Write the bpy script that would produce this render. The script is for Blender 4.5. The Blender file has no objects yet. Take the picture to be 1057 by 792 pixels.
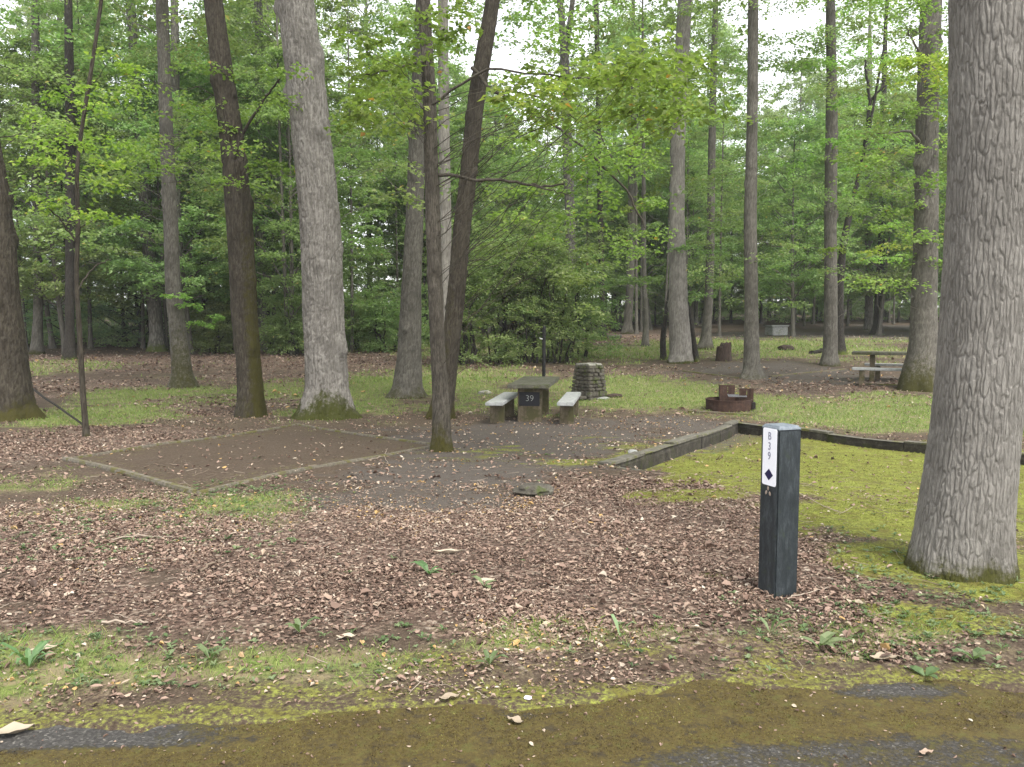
import bpy, bmesh, math, random
import numpy as np
from mathutils import Vector, Matrix

# ---------------------------------------------------------------- camera, world, sun, exposure
scene = bpy.context.scene
COL = scene.collection
F = 850.0; CU, CV = 528.5, 396.0; HC = 1.6
TH = math.atan(68.0 / F)
cam_d = bpy.data.cameras.new("camera"); cam = bpy.data.objects.new("camera", cam_d)
COL.objects.link(cam); scene.camera = cam
cam_d.sensor_width = 36; cam_d.lens = F / 1057 * 36
cam_d.clip_start = 0.05; cam_d.clip_end = 3000
cam.location = (0, 0, HC); cam.rotation_euler = (math.pi / 2 - TH, 0, 0)

SUN_EL, SUN_AZ = math.radians(58), math.radians(150)      # azimuth clockwise from +Y
w = bpy.data.worlds.new("World"); scene.world = w; w.use_nodes = True
nt = w.node_tree; bg = nt.nodes["Background"]
sky = nt.nodes.new("ShaderNodeTexSky"); sky.sky_type = 'NISHITA'; sky.sun_disc = False
sky.sun_elevation = SUN_EL; sky.sun_rotation = SUN_AZ; sky.dust_density = 1.5; sky.air_density = 1.0
hs = nt.nodes.new("ShaderNodeHueSaturation"); hs.inputs["Saturation"].default_value = 0.15
nt.links.new(sky.outputs[0], hs.inputs["Color"]); nt.links.new(hs.outputs[0], bg.inputs[0])
bg.inputs[1].default_value = 0.15
sl = bpy.data.lights.new("sun", 'SUN'); sun = bpy.data.objects.new("sun", sl); COL.objects.link(sun)
sl.energy = 1.5; sl.angle = math.radians(25); sl.color = (1.0, 0.96, 0.9)
sd = Vector((math.sin(SUN_AZ) * math.cos(SUN_EL), math.cos(SUN_AZ) * math.cos(SUN_EL), math.sin(SUN_EL)))
sun.rotation_euler = sd.to_track_quat('Z', 'Y').to_euler(); sun.location = (0, -5, 60)
vs = scene.view_settings
vs.view_transform = 'Standard'; vs.look = 'None'; vs.gamma = 1; vs.use_curve_mapping = False
vs.exposure = 1.75
cy = scene.cycles
cy.max_bounces = 10; cy.diffuse_bounces = 7; cy.glossy_bounces = 2; cy.transmission_bounces = 8
cy.transparent_max_bounces = 4; cy.volume_bounces = 1; cy.caustics_reflective = False; cy.caustics_refractive = False
cy.use_denoising = True
cy.volume_max_steps = 32; cy.volume_step_rate = 4

rng = np.random.default_rng(7)
R = random.Random(11)

# ---------------------------------------------------------------- numeric helpers
def _hash(ix, iy, iz, seed):
    h = (ix.astype(np.uint64) * np.uint64(374761393) + iy.astype(np.uint64) * np.uint64(668265263)
         + iz.astype(np.uint64) * np.uint64(2147483647) + np.uint64(seed * 974634777 + 12345))
    h &= np.uint64(0xFFFFFFFF)
    h = ((h ^ (h >> np.uint64(13))) * np.uint64(1274126177)) & np.uint64(0xFFFFFFFF)
    h = ((h ^ (h >> np.uint64(16))) * np.uint64(2246822519)) & np.uint64(0xFFFFFFFF)
    return ((h >> np.uint64(8)) & np.uint64(0xFFFF)).astype(np.float64) / 65535.0

def noise3(x, y, z, seed=0):
    x = np.asarray(x, float) + 1000; y = np.asarray(y, float) + 1000; z = np.asarray(z, float) + 1000
    x, y, z = np.broadcast_arrays(x, y, z)
    ix, iy, iz = np.floor(x).astype(np.int64), np.floor(y).astype(np.int64), np.floor(z).astype(np.int64)
    fx, fy, fz = x - ix, y - iy, z - iz
    fx, fy, fz = [f * f * (3 - 2 * f) for f in (fx, fy, fz)]
    r = 0
    for a in (0, 1):
        for b in (0, 1):
            for c in (0, 1):
                wgt = (fx if a else 1 - fx) * (fy if b else 1 - fy) * (fz if c else 1 - fz)
                r = r + wgt * _hash(ix + a, iy + b, iz + c, seed)
    return r * 2 - 1

def fbm(x, y, z=0.0, oct=3, seed=0):
    r = 0; a = 1.0; s = 1.0; t = 0
    for i in range(oct):
        r = r + a * noise3(np.asarray(x) * s, np.asarray(y) * s, np.asarray(z) * s, seed + i * 7); t += a
        a *= 0.5; s *= 2.03
    return r / t

def ss(t):
    t = np.clip(t, 0, 1); return t * t * (3 - 2 * t)

def worley_wrap(a, b, n_a, seed):
    """2D cell noise, wrapped in a with period n_a; returns F2-F1 and cell id value"""
    ia, ib = np.floor(a).astype(np.int64), np.floor(b).astype(np.int64)
    f1 = np.full(a.shape, 9.0); f2 = np.full(a.shape, 9.0); cid = np.zeros(a.shape)
    for da in (-1, 0, 1):
        for db in (-1, 0, 1):
            ca = ia + da; cb = ib + db
            wa = np.mod(ca, n_a)
            px = ca + 0.1 + 0.8 * _hash(wa, cb + 1000, wa * 0, seed); py = cb + 0.1 + 0.8 * _hash(wa, cb + 1000, wa * 0, seed + 5)
            d = np.sqrt((a - px) ** 2 + (b - py) ** 2)
            new1 = d < f1
            f2 = np.where(new1, f1, np.minimum(f2, d)); cid = np.where(new1, _hash(wa, cb + 1000, wa * 0, seed + 9), cid)
            f1 = np.minimum(f1, d)
    return f2 - f1, cid

# ---------------------------------------------------------------- terrain
KY = np.array([-60, 0, 5, 9, 13, 16.5, 20, 24, 30, 38, 48, 70, 120, 400.0])
KZ = np.array([0.1, 0, 0, -.12, -.33, -.45, -.46, -.36, -.12, .15, .45, 1.0, 2.0, 6.0])
_ty = np.linspace(-60, 400, 4601); _tz = np.interp(_ty, KY, KZ)
_k = np.hanning(31); _k /= _k.sum(); _tz = np.convolve(np.pad(_tz, 15, mode='edge'), _k, 'valid')

def gbase(x, y):
    x = np.asarray(x, float); y = np.asarray(y, float)
    z = np.interp(y, _ty, _tz)
    z = z + 0.20 * ss((x - 2) / 7) * ss((y - 12) / 8)
    far = ss((y - 3.6) / 4)
    z = z + 0.045 * far * fbm(x / 2.6, y / 2.6, 0, 2, 3)
    return z

def ray(u, v):
    a = (u - CU) / F; b = -(v - CV) / F
    return np.array([a, math.cos(TH) + b * math.sin(TH), -math.sin(TH) + b * math.cos(TH)])

def pick(u, v):
    d = ray(u, v); d = d / d[1]
    ys = np.geomspace(1.5, 380, 6000)
    h = HC + d[2] * ys - gbase(d[0] * ys, ys)
    i = np.argmax(h < 0) if (h < 0).any() else len(ys) - 1
    y = ys[i]
    return np.array([d[0] * y, y, float(gbase(d[0] * y, y))])

def at_depth(u, v, y):
    d = ray(u, v); d = d / d[1]
    return np.array([d[0] * y, y, HC + d[2] * y])

def px2m(w, y):
    return w * y / F

# sunken pad on the right
PA, PB, PC = pick(622, 482), pick(760, 437), pick(957, 460)
PD = PB + (PC - PB) * 2.6
PF = pick(750, 500); PG = pick(1100, 590)
def sdist(x, y, P, Q):          # signed distance, positive to the right of P->Q
    dx, dy = Q[0] - P[0], Q[1] - P[1]; l = math.hypot(dx, dy)
    return ((x - P[0]) * dy - (y - P[1]) * dx) / l
def pad_in(x, y):
    d1 = sdist(x, y, PA, PB); d2 = sdist(x, y, PB, PD)
    d3 = np.minimum(-sdist(x, y, PA, PF) + 0.0, -sdist(x, y, PF, PG) + 0.35)
    return d1, d2, d3
EX = [pick(u, v) for u, v in ((-400, 748), (0, 745), (230, 742), (400, 733), (560, 730), (700, 708), (900, 701), (1057, 699), (1500, 690))]
EXX = np.array([p[0] for p in EX]); EXY = np.array([p[1] for p in EX])
def road_edge(x):
    return np.interp(x, EXX, EXY)
def ground(x, y, fine=True):
    z = gbase(x, y)
    d1, d2, d3 = pad_in(x, y)
    far = ss(np.hypot(np.asarray(x) - PA[0], np.asarray(y) - PA[1]) / 2.2)
    dep = ss((np.minimum(d1, d2) + .07) / 0.12) * ss(d3 / (0.12 + 1.3 * far))
    z = z - (0.14 + .06 * ss(1.2 - d1)) * dep
    e = np.asarray(y) - road_edge(x); e = e + .10 * fbm(x * 2.3, np.asarray(y) * 2.3, 0, 2, 46) + .05 * fbm(x * 9, np.asarray(y) * 9, 0, 2, 47)
    if fine:
        near = 1 - ss((np.asarray(y) - 6) / 14)
        z = z + near * (0.012 * fbm(x * 5, y * 5, 0, 2, 21) + 0.004 * fbm(x * 22, y * 22, 0, 1, 31)) * (1 - 0.7 * dep)
        z = z + 0.02 * ss(e / 0.5) * (e > 0)
        z = z + 0.011 * fbm(x * 3.2, y * 9, 0, 3, 44) * (1 - ss(np.abs(e) / 0.5))
    z = z - 0.07 * ss(-(e - 0.01) / 0.12)
    return z
def gz(x, y):
    return float(ground(np.array([x]), np.array([y]))[0])

# ---------------------------------------------------------------- ground cover masks (which material lies where)
def blob(u, v, ru, rv, s=1.0):
    c = pick(u, v); y0 = pick(u, v + rv)[1]; y1 = pick(u, max(v - rv, 331))[1]
    return (c[0], (y0 + y1) / 2, ru * c[1] / F, max((y1 - y0) / 2, .1), s)
MOSS = [blob(1180, 520, 140, 40, 1.4), blob(1200, 610, 150, 40, 1.0), blob(860, 478, 200, 24, 1.4), blob(980, 500, 170, 32, 1.5), blob(760, 500, 90, 18, .9), blob(930, 540, 130, 26, 1.2), blob(1000, 600, 110, 40, 1.2),
        blob(900, 590, 45, 20, .9), blob(960, 645, 120, 26, .95), blob(660, 675, 120, 14, .6), blob(450, 690, 140, 20, .95), blob(330, 718, 150, 18, 1.1),
        blob(560, 718, 260, 18, 1.15), blob(130, 733, 240, 8, 1.0), blob(820, 685, 150, 20, .85), blob(740, 600, 30, 9, .6), blob(500, 470, 100, 10, .3),
        blob(1010, 690, 80, 8, .8), blob(720, 512, 60, 14, .8), blob(880, 700, 120, 6, .7)]
GRASS = [blob(420, 352, 100, 8, .8), blob(430, 400, 90, 14, .95), blob(560, 366, 110, 6, 1.0), blob(640, 366, 90, 8, 1.0), blob(790, 360, 110, 9, 1.15), blob(640, 405, 90, 16, .8),
         blob(700, 415, 70, 9, 1.0), blob(900, 432, 90, 14, 1.1), blob(990, 430, 100, 20, 1.1), blob(100, 430, 70, 12, .9), blob(150, 410, 60, 10, .7), blob(300, 405, 110, 12, .55),
         blob(240, 528, 80, 20, .85), blob(130, 525, 90, 16, .6), blob(40, 500, 70, 16, .5), blob(30, 690, 90, 34, 1.0), blob(300, 690, 120, 20, .5), blob(900, 660, 120, 26, .5), blob(600, 660, 160, 16, .45), blob(880, 352, 90, 4, .7), blob(560, 420, 120, 10, .55),
         blob(360, 420, 60, 14, .5), blob(480, 390, 80, 12, .7), blob(120, 690, 80, 26, .45), blob(820, 425, 80, 14, .7), blob(50, 380, 80, 8, .5)]
LITTER = [blob(590, 570, 190, 60, 1.2), blob(680, 545, 140, 50, 1.3), blob(200, 590, 320, 55, .8), blob(250, 630, 260, 36, .6), blob(40, 460, 110, 16, 1.2), blob(230, 415, 80, 12, 1.0),
          blob(120, 400, 120, 10, .8), blob(850, 610, 60, 40, .9), blob(940, 415, 60, 6, 1.0), blob(250, 375, 260, 9, .9), blob(640, 345, 80, 9, 1.0), blob(600, 620, 200, 40, 1.0),
          blob(390, 555, 140, 40, .4), blob(290, 392, 90, 7, .7), blob(660, 385, 70, 6, .6), blob(420, 580, 200, 50, .5), blob(900, 655, 110, 26, .7), blob(60, 560, 160, 40, .8), blob(840, 400, 110, 8, .5)]
GRAVEL = [blob(560, 452, 150, 18, 1.2), blob(460, 490, 140, 22, 1.1), blob(700, 438, 60, 12, .9), blob(800, 383, 90, 9, 1.1), blob(850, 393, 110, 9, .8), blob(870, 348, 130, 4, 2.0),
          blob(960, 340, 60, 5, 1.0), blob(600, 350, 60, 3, .4), blob(420, 520, 160, 16, .9), blob(700, 478, 60, 14, .9), blob(360, 455, 60, 14, .5)]
QL, QF, QR, QB = pick(67, 477), pick(202, 513), pick(452, 462), pick(306, 440)
def field(blobs, x, y, seed):
    m = np.zeros(np.shape(x))
    for cx, cyy, rx, ry, s in blobs:
        q = ((x - cx) / rx) ** 2 + ((y - cyy) / ry) ** 2
        m = np.maximum(m, s * np.exp(-q * 0.9))
    n = fbm(np.asarray(x) / 1.1, np.asarray(y) / 1.1, 0, 4, seed)
    nn = fbm(np.asarray(x) * 3.3, np.asarray(y) * 5.0, 0, 3, seed + 2) * (m > .1)
    return np.clip(m + 0.42 * n + .38 * nn - 0.12 * (m < .15), 0, 1.3)
def masks(x, y):
    mo = field(MOSS, x, y, 61); gr = field(GRASS, x, y, 71); li = field(LITTER, x, y, 81); gv = field(GRAVEL, x, y, 91)
    gr = gr + .26 * ss((np.asarray(y) - 11) / 4) * (1 - ss((np.asarray(y) - 45) / 15)) * ss(1.3 - gv) * (.6 + .8 * fbm(np.asarray(x) / 2.2, np.asarray(y) / 2.2, 0, 3, 19))
    gr = gr + .16 * ss((6.5 - np.asarray(y)) / 2)
    inq = np.minimum(np.minimum(-sdist(x, y, QL, QF), -sdist(x, y, QF, QR)), np.minimum(-sdist(x, y, QR, QB), -sdist(x, y, QB, QL)))
    q = ss(inq / 0.08)
    gv = np.maximum(gv * (1 - q), q * .30); gr = gr * (1 - q) + q * .12; li = li * (1 - .9 * q); mo = np.maximum(mo * (1 - q), q * 0.30 * ss(1.2 - np.abs(inq)))
    d1, d2, d3 = pad_in(x, y); inp = ss(np.minimum(np.minimum(d1, d2), d3) / 0.1)
    li = li * (1 - inp); mo = mo * (1 - .25 * ss((np.asarray(y) - 0) / 1) * (np.asarray(y) < 5.2) * (1 - inp)); gr = gr * (1 - inp * .9)
    wallside = ss(1 - (d1 + 0.0) / 1.5) * inp
    gv = np.maximum(gv, wallside * .9); mo = np.maximum(mo, inp * (.75 - .35 * wallside))
    e = np.asarray(y) - road_edge(x); mo = np.maximum(mo * (1 - .35 * ss(1.2 - e / .6)), .5 * ss(1 - np.abs(e) / .3))
    return mo, gr, li, gv

# ---------------------------------------------------------------- object helpers
def tag(o, label=None, cat=None, group=None, kind=None):
    if label: o["label"] = label
    if cat: o["category"] = cat
    if group: o["group"] = group
    if kind: o["kind"] = kind
    return o
def empty(name, loc, rz=0.0):
    o = bpy.data.objects.new(name, None); COL.objects.link(o); o.location = loc; o.rotation_euler = (0, 0, rz)
    o.empty_display_size = 0.2
    return o
def link(name, me, mat=None, parent=None, loc=(0, 0, 0)):
    o = bpy.data.objects.new(name, me); COL.objects.link(o); o.location = loc
    if mat is not None and not me.materials: me.materials.append(mat)
    if parent is not None: o.parent = parent
    return o
def np_mesh(name, verts, faces, attrs=None, smooth=False):
    """faces: (N,k) int array; attrs: {name: (domain, array)}"""
    me = bpy.data.meshes.new(name)
    verts = np.ascontiguousarray(verts, dtype=np.float32); faces = np.ascontiguousarray(faces, dtype=np.int32)
    n, k = faces.shape
    me.vertices.add(len(verts)); me.vertices.foreach_set("co", verts.ravel())
    me.loops.add(n * k); me.loops.foreach_set("vertex_index", faces.ravel())
    me.polygons.add(n); me.polygons.foreach_set("loop_start", np.arange(0, n * k, k, dtype=np.int32))
    try: me.polygons.foreach_set("loop_total", np.full(n, k, dtype=np.int32))
    except Exception: pass
    me.update(calc_edges=True)
    me.polygons.foreach_set("use_smooth", np.full(n, smooth, dtype=bool))
    for nm, (dom, arr) in (attrs or {}).items():
        a = me.attributes.new(nm, 'FLOAT', dom); a.data.foreach_set("value", np.ascontiguousarray(arr, dtype=np.float32))
    return me
def join_np(parts):
    vs_, fs_, o = [], [], 0
    for v, f in parts:
        vs_.append(v); fs_.append(f + o); o += len(v)
    return np.concatenate(vs_), np.concatenate(fs_)
def tube(path, rad, seg=6, cap=True):
    """quad tube as numpy verts, faces"""
    path = np.asarray(path, float); n = len(path); rad = np.broadcast_to(np.asarray(rad, float), (n,))
    t = np.gradient(path, axis=0); t /= np.linalg.norm(t, axis=1, keepdims=True) + 1e-9
    ref = np.where(np.abs(t[:, 2:3]) < 0.9, np.array([[0, 0, 1.0]]), np.array([[1.0, 0, 0]]))
    if np.abs(t[:, 2]).mean() > .7: ref = np.tile(np.array([[1.0, 0, 0]]), (n, 1))
    a = np.cross(t, ref); a /= np.linalg.norm(a, axis=1, keepdims=True) + 1e-9; b = np.cross(t, a)
    ang = np.linspace(0, 2 * np.pi, seg, endpoint=False)
    V = path[:, None, :] + rad[:, None, None] * (np.cos(ang)[None, :, None] * a[:, None, :] + np.sin(ang)[None, :, None] * b[:, None, :])
    V = V.reshape(-1, 3)
    i = np.arange(n - 1)[:, None] * seg; j = np.arange(seg)[None, :]; j2 = (j + 1) % seg
    Fq = np.stack([i + j, i + j2, i + seg + j2, i + seg + j], -1).reshape(-1, 4)
    return V, Fq
def bm_obj(name, bm, mat, parent=None, smooth=False):
    me = bpy.data.meshes.new(name)
    bmesh.ops.recalc_face_normals(bm, faces=bm.faces)
    bm.to_mesh(me); bm.free()
    for p in me.polygons: p.use_smooth = smooth
    return link(name, me, mat, parent)
def bm_box(bm, cx, cy_, cz, sx, sy, sz, rz=0, bev=0.0, jit=0.0):
    m = Matrix.Translation((cx, cy_, cz)) @ Matrix.Rotation(rz, 4, 'Z') @ Matrix.Diagonal((sx, sy, sz, 1))
    r = bmesh.ops.create_cube(bm, size=1, matrix=m)
    vs_ = r['verts']
    if jit:
        for v in vs_: v.co += Vector((R.uniform(-jit, jit), R.uniform(-jit, jit), R.uniform(-jit, jit)))
    if bev:
        es = list({e for v in vs_ for e in v.link_edges})
        bmesh.ops.bevel(bm, geom=es, offset=bev, segments=2, affect='EDGES')

# ---------------------------------------------------------------- materials
def newmat(name):
    m = bpy.data.materials.new(name); m.use_nodes = True
    n = m.node_tree.nodes; l = m.node_tree.links
    return m, n, l, n["Principled BSDF"]
def N(n, t, **kw):
    o = n.new(t)
    for k, v in kw.items():
        if k in o.inputs: o.inputs[k].default_value = v
        else: setattr(o, k, v)
    return o
def ramp(n, stops, interp='LINEAR'):
    r = n.new("ShaderNodeValToRGB"); cr = r.color_ramp; cr.interpolation = interp
    while len(cr.elements) > 1: cr.elements.remove(cr.elements[-1])
    cr.elements[0].position = stops[0][0]; cr.elements[0].color = (*stops[0][1], 1)
    for p, c in stops[1:]:
        e = cr.elements.new(p); e.color = (*c, 1)
    return r
def mixc(n, l, fac, a, b, bt='MIX'):
    m = n.new("ShaderNodeMix"); m.data_type = 'RGBA'; m.blend_type = bt
    for s, x in ((m.inputs["Factor"], fac), (m.inputs[6], a), (m.inputs[7], b)):
        if isinstance(x, (int, float)): s.default_value = x
        elif isinstance(x, tuple): s.default_value = (*x, 1)
        else: l.new(x, s)
    return m.outputs[2]
def mth(n, l, op, a, b=None, c=None, clamp=False):
    m = n.new("ShaderNodeMath"); m.operation = op; m.use_clamp = clamp
    for i, x in enumerate((a, b, c)):
        if x is None: continue
        if isinstance(x, (int, float)): m.inputs[i].default_value = x
        else: l.new(x, m.inputs[i])
    return m.outputs[0]
def noise_n(n, l, vec, scale, detail=4, rough=.6, sc3=None):
    if sc3:
        mp = n.new("ShaderNodeMapping"); mp.inputs["Scale"].default_value = sc3; l.new(vec, mp.inputs[0]); vec = mp.outputs[0]
    t = n.new("ShaderNodeTexNoise"); t.inputs["Scale"].default_value = scale; t.inputs["Detail"].default_value = detail
    t.inputs["Roughness"].default_value = rough; l.new(vec, t.inputs["Vector"])
    return t
def attr(n, name):
    a = n.new("ShaderNodeAttribute"); a.attribute_name = name; return a.outputs["Fac"]
def sharp(n, l, x, lo, hi):
    m = n.new("ShaderNodeMapRange"); m.interpolation_type = 'SMOOTHSTEP'; l.new(x, m.inputs[0])
    m.inputs[1].default_value = lo; m.inputs[2].default_value = hi
    return m.outputs[0]

def leaf_mat(name, stops, trans=0.4, rough=0.55, trans_tint=(1.15, 1.4, 0.75)):
    m, n, l, p = newmat(name)
    r = ramp(n, stops); l.new(attr(n, "rnd"), r.inputs[0])
    oi = n.new("ShaderNodeObjectInfo")
    hsn = n.new("ShaderNodeHueSaturation")
    l.new(mth(n, l, 'MULTIPLY_ADD', oi.outputs["Random"], 0.05, 0.475), hsn.inputs["Hue"])
    l.new(mth(n, l, 'MULTIPLY_ADD', oi.outputs["Random"], 0.4, 0.8), hsn.inputs["Value"])
    l.new(r.outputs[0], hsn.inputs["Color"])
    p.inputs["Roughness"].default_value = rough; p.inputs["Specular IOR Level"].default_value = 0.35
    l.new(hsn.outputs[0], p.inputs["Base Color"])
    t = n.new("ShaderNodeBsdfTranslucent")
    l.new(mixc(n, l, 1.0, hsn.outputs[0], trans_tint, 'MULTIPLY'), t.inputs[0])
    mx = n.new("ShaderNodeMixShader"); mx.inputs[0].default_value = trans
    l.new(p.outputs[0], mx.inputs[1]); l.new(t.outputs[0], mx.inputs[2]); l.new(mx.outputs[0], n["Material Output"].inputs[0])
    return m
M = {}
M['leaf_maple'] = leaf_mat("leaf_bright", [(0, (.125, .185, .045)), (.5, (.20, .28, .075)), (.93, (.30, .385, .11)), (.985, (.36, .37, .08)), (1, (.45, .28, .07))], .52)
M['leaf_mid'] = leaf_mat("leaf_mid", [(0, (.13, .18, .07)), (.5, (.21, .275, .11)), (.95, (.31, .375, .16)), (1, (.40, .33, .12))], .52)
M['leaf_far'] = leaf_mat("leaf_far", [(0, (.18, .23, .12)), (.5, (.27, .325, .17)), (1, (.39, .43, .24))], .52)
M['leaf_hemlock'] = leaf_mat("leaf_hemlock", [(0, (.11, .18, .10)), (.5, (.17, .25, .145)), (1, (.26, .34, .19))], .5, .6)
M['leaf_yellow'] = leaf_mat("leaf_yellow_green", [(0, (.16, .22, .045)), (.6, (.28, .34, .07)), (.9, (.38, .40, .09)), (1, (.42, .31, .09))], .52)

def bark_mat(name, dark, mid, light, cell=18.0, stretch=.28, bump=.02, moss=(.06, .075, .012), hero=False):
    m, n, l, p = newmat(name)
    tc = n.new("ShaderNodeTexCoord"); v = tc.outputs["Object"]
    nn = noise_n(n, l, v, 9, 3, .6, (1, 1, .5))
    vec = n.new("ShaderNodeVectorMath"); vec.operation = 'MULTIPLY_ADD'
    l.new(nn.outputs["Color"], vec.inputs[0]); vec.inputs[1].default_value = (.05, .05, .09); l.new(v, vec.inputs[2])
    mp = n.new("ShaderNodeMapping"); mp.inputs["Scale"].default_value = (1, 1, stretch); l.new(vec.outputs[0], mp.inputs[0])
    vo = n.new("ShaderNodeTexVoronoi"); vo.feature = 'DISTANCE_TO_EDGE'; vo.inputs["Scale"].default_value = cell; l.new(mp.outputs[0], vo.inputs["Vector"])
    edge = sharp(n, l, vo.outputs["Distance"], 0.0, 0.28)
    n2 = noise_n(n, l, v, 70, 8, .75, (1, 1, .4)); n3 = noise_n(n, l, v, 2.2, 4, .6)
    if hero:      # long wandering furrows
        rn_ = noise_n(n, l, vec.outputs[0], cell, 3, .55, (1, 1, stretch))
        edge = sharp(n, l, mth(n, l, 'ABSOLUTE', mth(n, l, 'SUBTRACT', rn_.outputs[0], .5)), 0.0, .085)
        edge = mth(n, l, 'MULTIPLY', mth(n, l, 'MULTIPLY_ADD', edge, .55, .45), mth(n, l, 'MULTIPLY_ADD', attr(n, "plate"), .7, .3))
    n6 = noise_n(n, l, v, 26, 7, .8, (1, 1, .22))
    hgt = mth(n, l, 'ADD', mth(n, l, 'MULTIPLY', edge, .46), mth(n, l, 'ADD', mth(n, l, 'MULTIPLY', n2.outputs[0], .62), mth(n, l, 'MULTIPLY_ADD', n6.outputs[0], .9, -.30)))
    r = ramp(n, [(.14, dark), (.5, mid), (.95, light)]); l.new(hgt, r.inputs[0])
    col = mixc(n, l, mth(n, l, 'MULTIPLY', sharp(n, l, n3.outputs[0], .42, .68), .5), r.outputs[0], tuple(.6 * a + .4 * b for a, b in zip(mid, dark)))
    # lichen
    n5 = noise_n(n, l, v, 7, 6, .7)
    col = mixc(n, l, mth(n, l, 'MULTIPLY', sharp(n, l, n5.outputs[0], .58, .68), .35), col, tuple(min(1, c * 1.25 + .02) for c in light))
    n4 = noise_n(n, l, v, 11, 7, .8)
    mm = sharp(n, l, mth(n, l, 'ADD', attr(n, "moss"), mth(n, l, 'MULTIPLY_ADD', n4.outputs[0], 1.7, -.85)), .28, .72)
    mcol = mixc(n, l, n2.outputs[0], tuple(c * .55 for c in moss), tuple(c * 1.5 for c in moss))
    col = mixc(n, l, mm, col, mcol)
    l.new(col, p.inputs["Base Color"]); p.inputs["Roughness"].default_value = .9; p.inputs["Specular IOR Level"].default_value = .2
    b = n.new("ShaderNodeBump"); b.inputs["Strength"].default_value = .9; b.inputs["Distance"].default_value = bump; l.new(hgt, b.inputs["Height"])
    l.new(b.outputs[0], p.inputs["Normal"])
    return m
M['bark_oak'] = bark_mat("bark_grey_oak", (.040, .035, .029), (.135, .125, .11), (.24, .225, .20), 30, .13, .016, (.05, .05, .012), True)
M['bark_shag'] = bark_mat("bark_pale_shaggy", (.025, .021, .017), (.135, .122, .105), (.27, .25, .22), 17, .08, .03, (.045, .048, .010), True)
M['bark_brown'] = bark_mat("bark_brown", (.007, .0055, .004), (.024, .019, .013), (.068, .058, .043), 20, .12, .016, (.038, .034, .007), True)
M['bark_front'] = bark_mat("bark_dark_greybrown", (.010, .0085, .0065), (.038, .032, .024), (.10, .088, .070), 22, .14, .016, (.042, .038, .008), True)
M['bark_dark'] = bark_mat("bark_dark", (.006, .005, .004), (.018, .015, .012), (.045, .04, .033), 26, .2, .01)
M['bark_mid'] = bark_mat("bark_greybrown", (.014, .0125, .010), (.062, .056, .045), (.145, .133, .112), 20, .12, .016, (.038, .036, .009), True)
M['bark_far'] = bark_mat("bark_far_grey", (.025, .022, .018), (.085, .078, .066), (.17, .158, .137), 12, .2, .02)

def ground_material():
    m, n, l, p = newmat("forest_floor")
    tc = n.new("ShaderNodeTexCoord"); v = tc.outputs["Object"]
    nA = noise_n(n, l, v, 38, 6, .75); nB = noise_n(n, l, v, 6, 5, .65); nC = noise_n(n, l, v, 150, 3, .7); nD = noise_n(n, l, v, 1.3, 4, .6)
    vo = n.new("ShaderNodeTexVoronoi"); vo.inputs["Scale"].default_value = 42; vo.inputs["Randomness"].default_value = 1; l.new(v, vo.inputs["Vector"])
    vsep = n.new("ShaderNodeSeparateColor"); l.new(vo.outputs["Color"], vsep.inputs[0])
    soil = ramp(n, [(.3, (.034, .024, .016)), (.55, (.085, .062, .044)), (.75, (.145, .112, .082))]); l.new(nA.outputs[0], soil.inputs[0])
    lit = ramp(n, [(0, (.03, .02, .015)), (.35, (.075, .047, .036)), (.7, (.15, .10, .078)), (.92, (.25, .19, .145)), (1, (.36, .30, .24))]); l.new(vsep.outputs[0], lit.inputs[0])
    gv = ramp(n, [(.32, (.035, .029, .024)), (.52, (.085, .071, .060)), (.68, (.14, .122, .105)), (.78, (.26, .24, .21))]); l.new(nC.outputs[0], gv.inputs[0])
    gr = ramp(n, [(.3, (.055, .07, .02)), (.5, (.13, .165, .045)), (.7, (.22, .255, .075))]); l.new(nA.outputs[0], gr.inputs[0])
    mo = ramp(n, [(.28, (.05, .05, .014)), (.48, (.145, .158, .03)), (.68, (.27, .295, .06))]); l.new(nA.outputs[0], mo.inputs[0])
    mo2 = mixc(n, l, mth(n, l, 'MULTIPLY', sharp(n, l, nB.outputs[0], .42, .66), .75), mo.outputs[0], (.095, .075, .022))
    jit = mth(n, l, 'MULTIPLY_ADD', nB.outputs[0], .9, -.45); jit2 = mth(n, l, 'MULTIPLY_ADD', nA.outputs[0], 1.2, -.6)
    j = mth(n, l, 'ADD', jit, jit2)
    def mk(name, lo, hi): return sharp(n, l, mth(n, l, 'ADD', attr(n, name), j), lo, hi)
    c = mixc(n, l, mth(n, l, 'MULTIPLY', mk("litter", .05, .45), .85), soil.outputs[0], lit.outputs[0])
    c = mixc(n, l, mk("gravel", .35, .7), c, gv.outputs[0])
    tan = mixc(n, l, sharp(n, l, nB.outputs[0], .40, .60), gr.outputs[0], (.20, .165, .095))
    c = mixc(n, l, mk("grass", .2, .85), c, tan)
    c = mixc(n, l, mk("moss", .34, .66), c, mo2)
    dk = mixc(n, l, mth(n, l, 'MULTIPLY', sharp(n, l, nD.outputs[0], .5, .7), .3), c, (.06, .045, .032))
    l.new(dk, p.inputs["Base Color"]); p.inputs["Roughness"].default_value = .95; p.inputs["Specular IOR Level"].default_value = .15
    h = mth(n, l, 'ADD', mth(n, l, 'MULTIPLY', nA.outputs[0], .6), mth(n, l, 'ADD', mth(n, l, 'MULTIPLY', nC.outputs[0], .3), mth(n, l, 'MULTIPLY', vsep.outputs[1], .35)))
    b = n.new("ShaderNodeBump"); b.inputs["Strength"].default_value = .8; b.inputs["Distance"].default_value = .02; l.new(h, b.inputs["Height"]); l.new(b.outputs[0], p.inputs["Normal"])
    return m
M['ground'] = ground_material()

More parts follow.
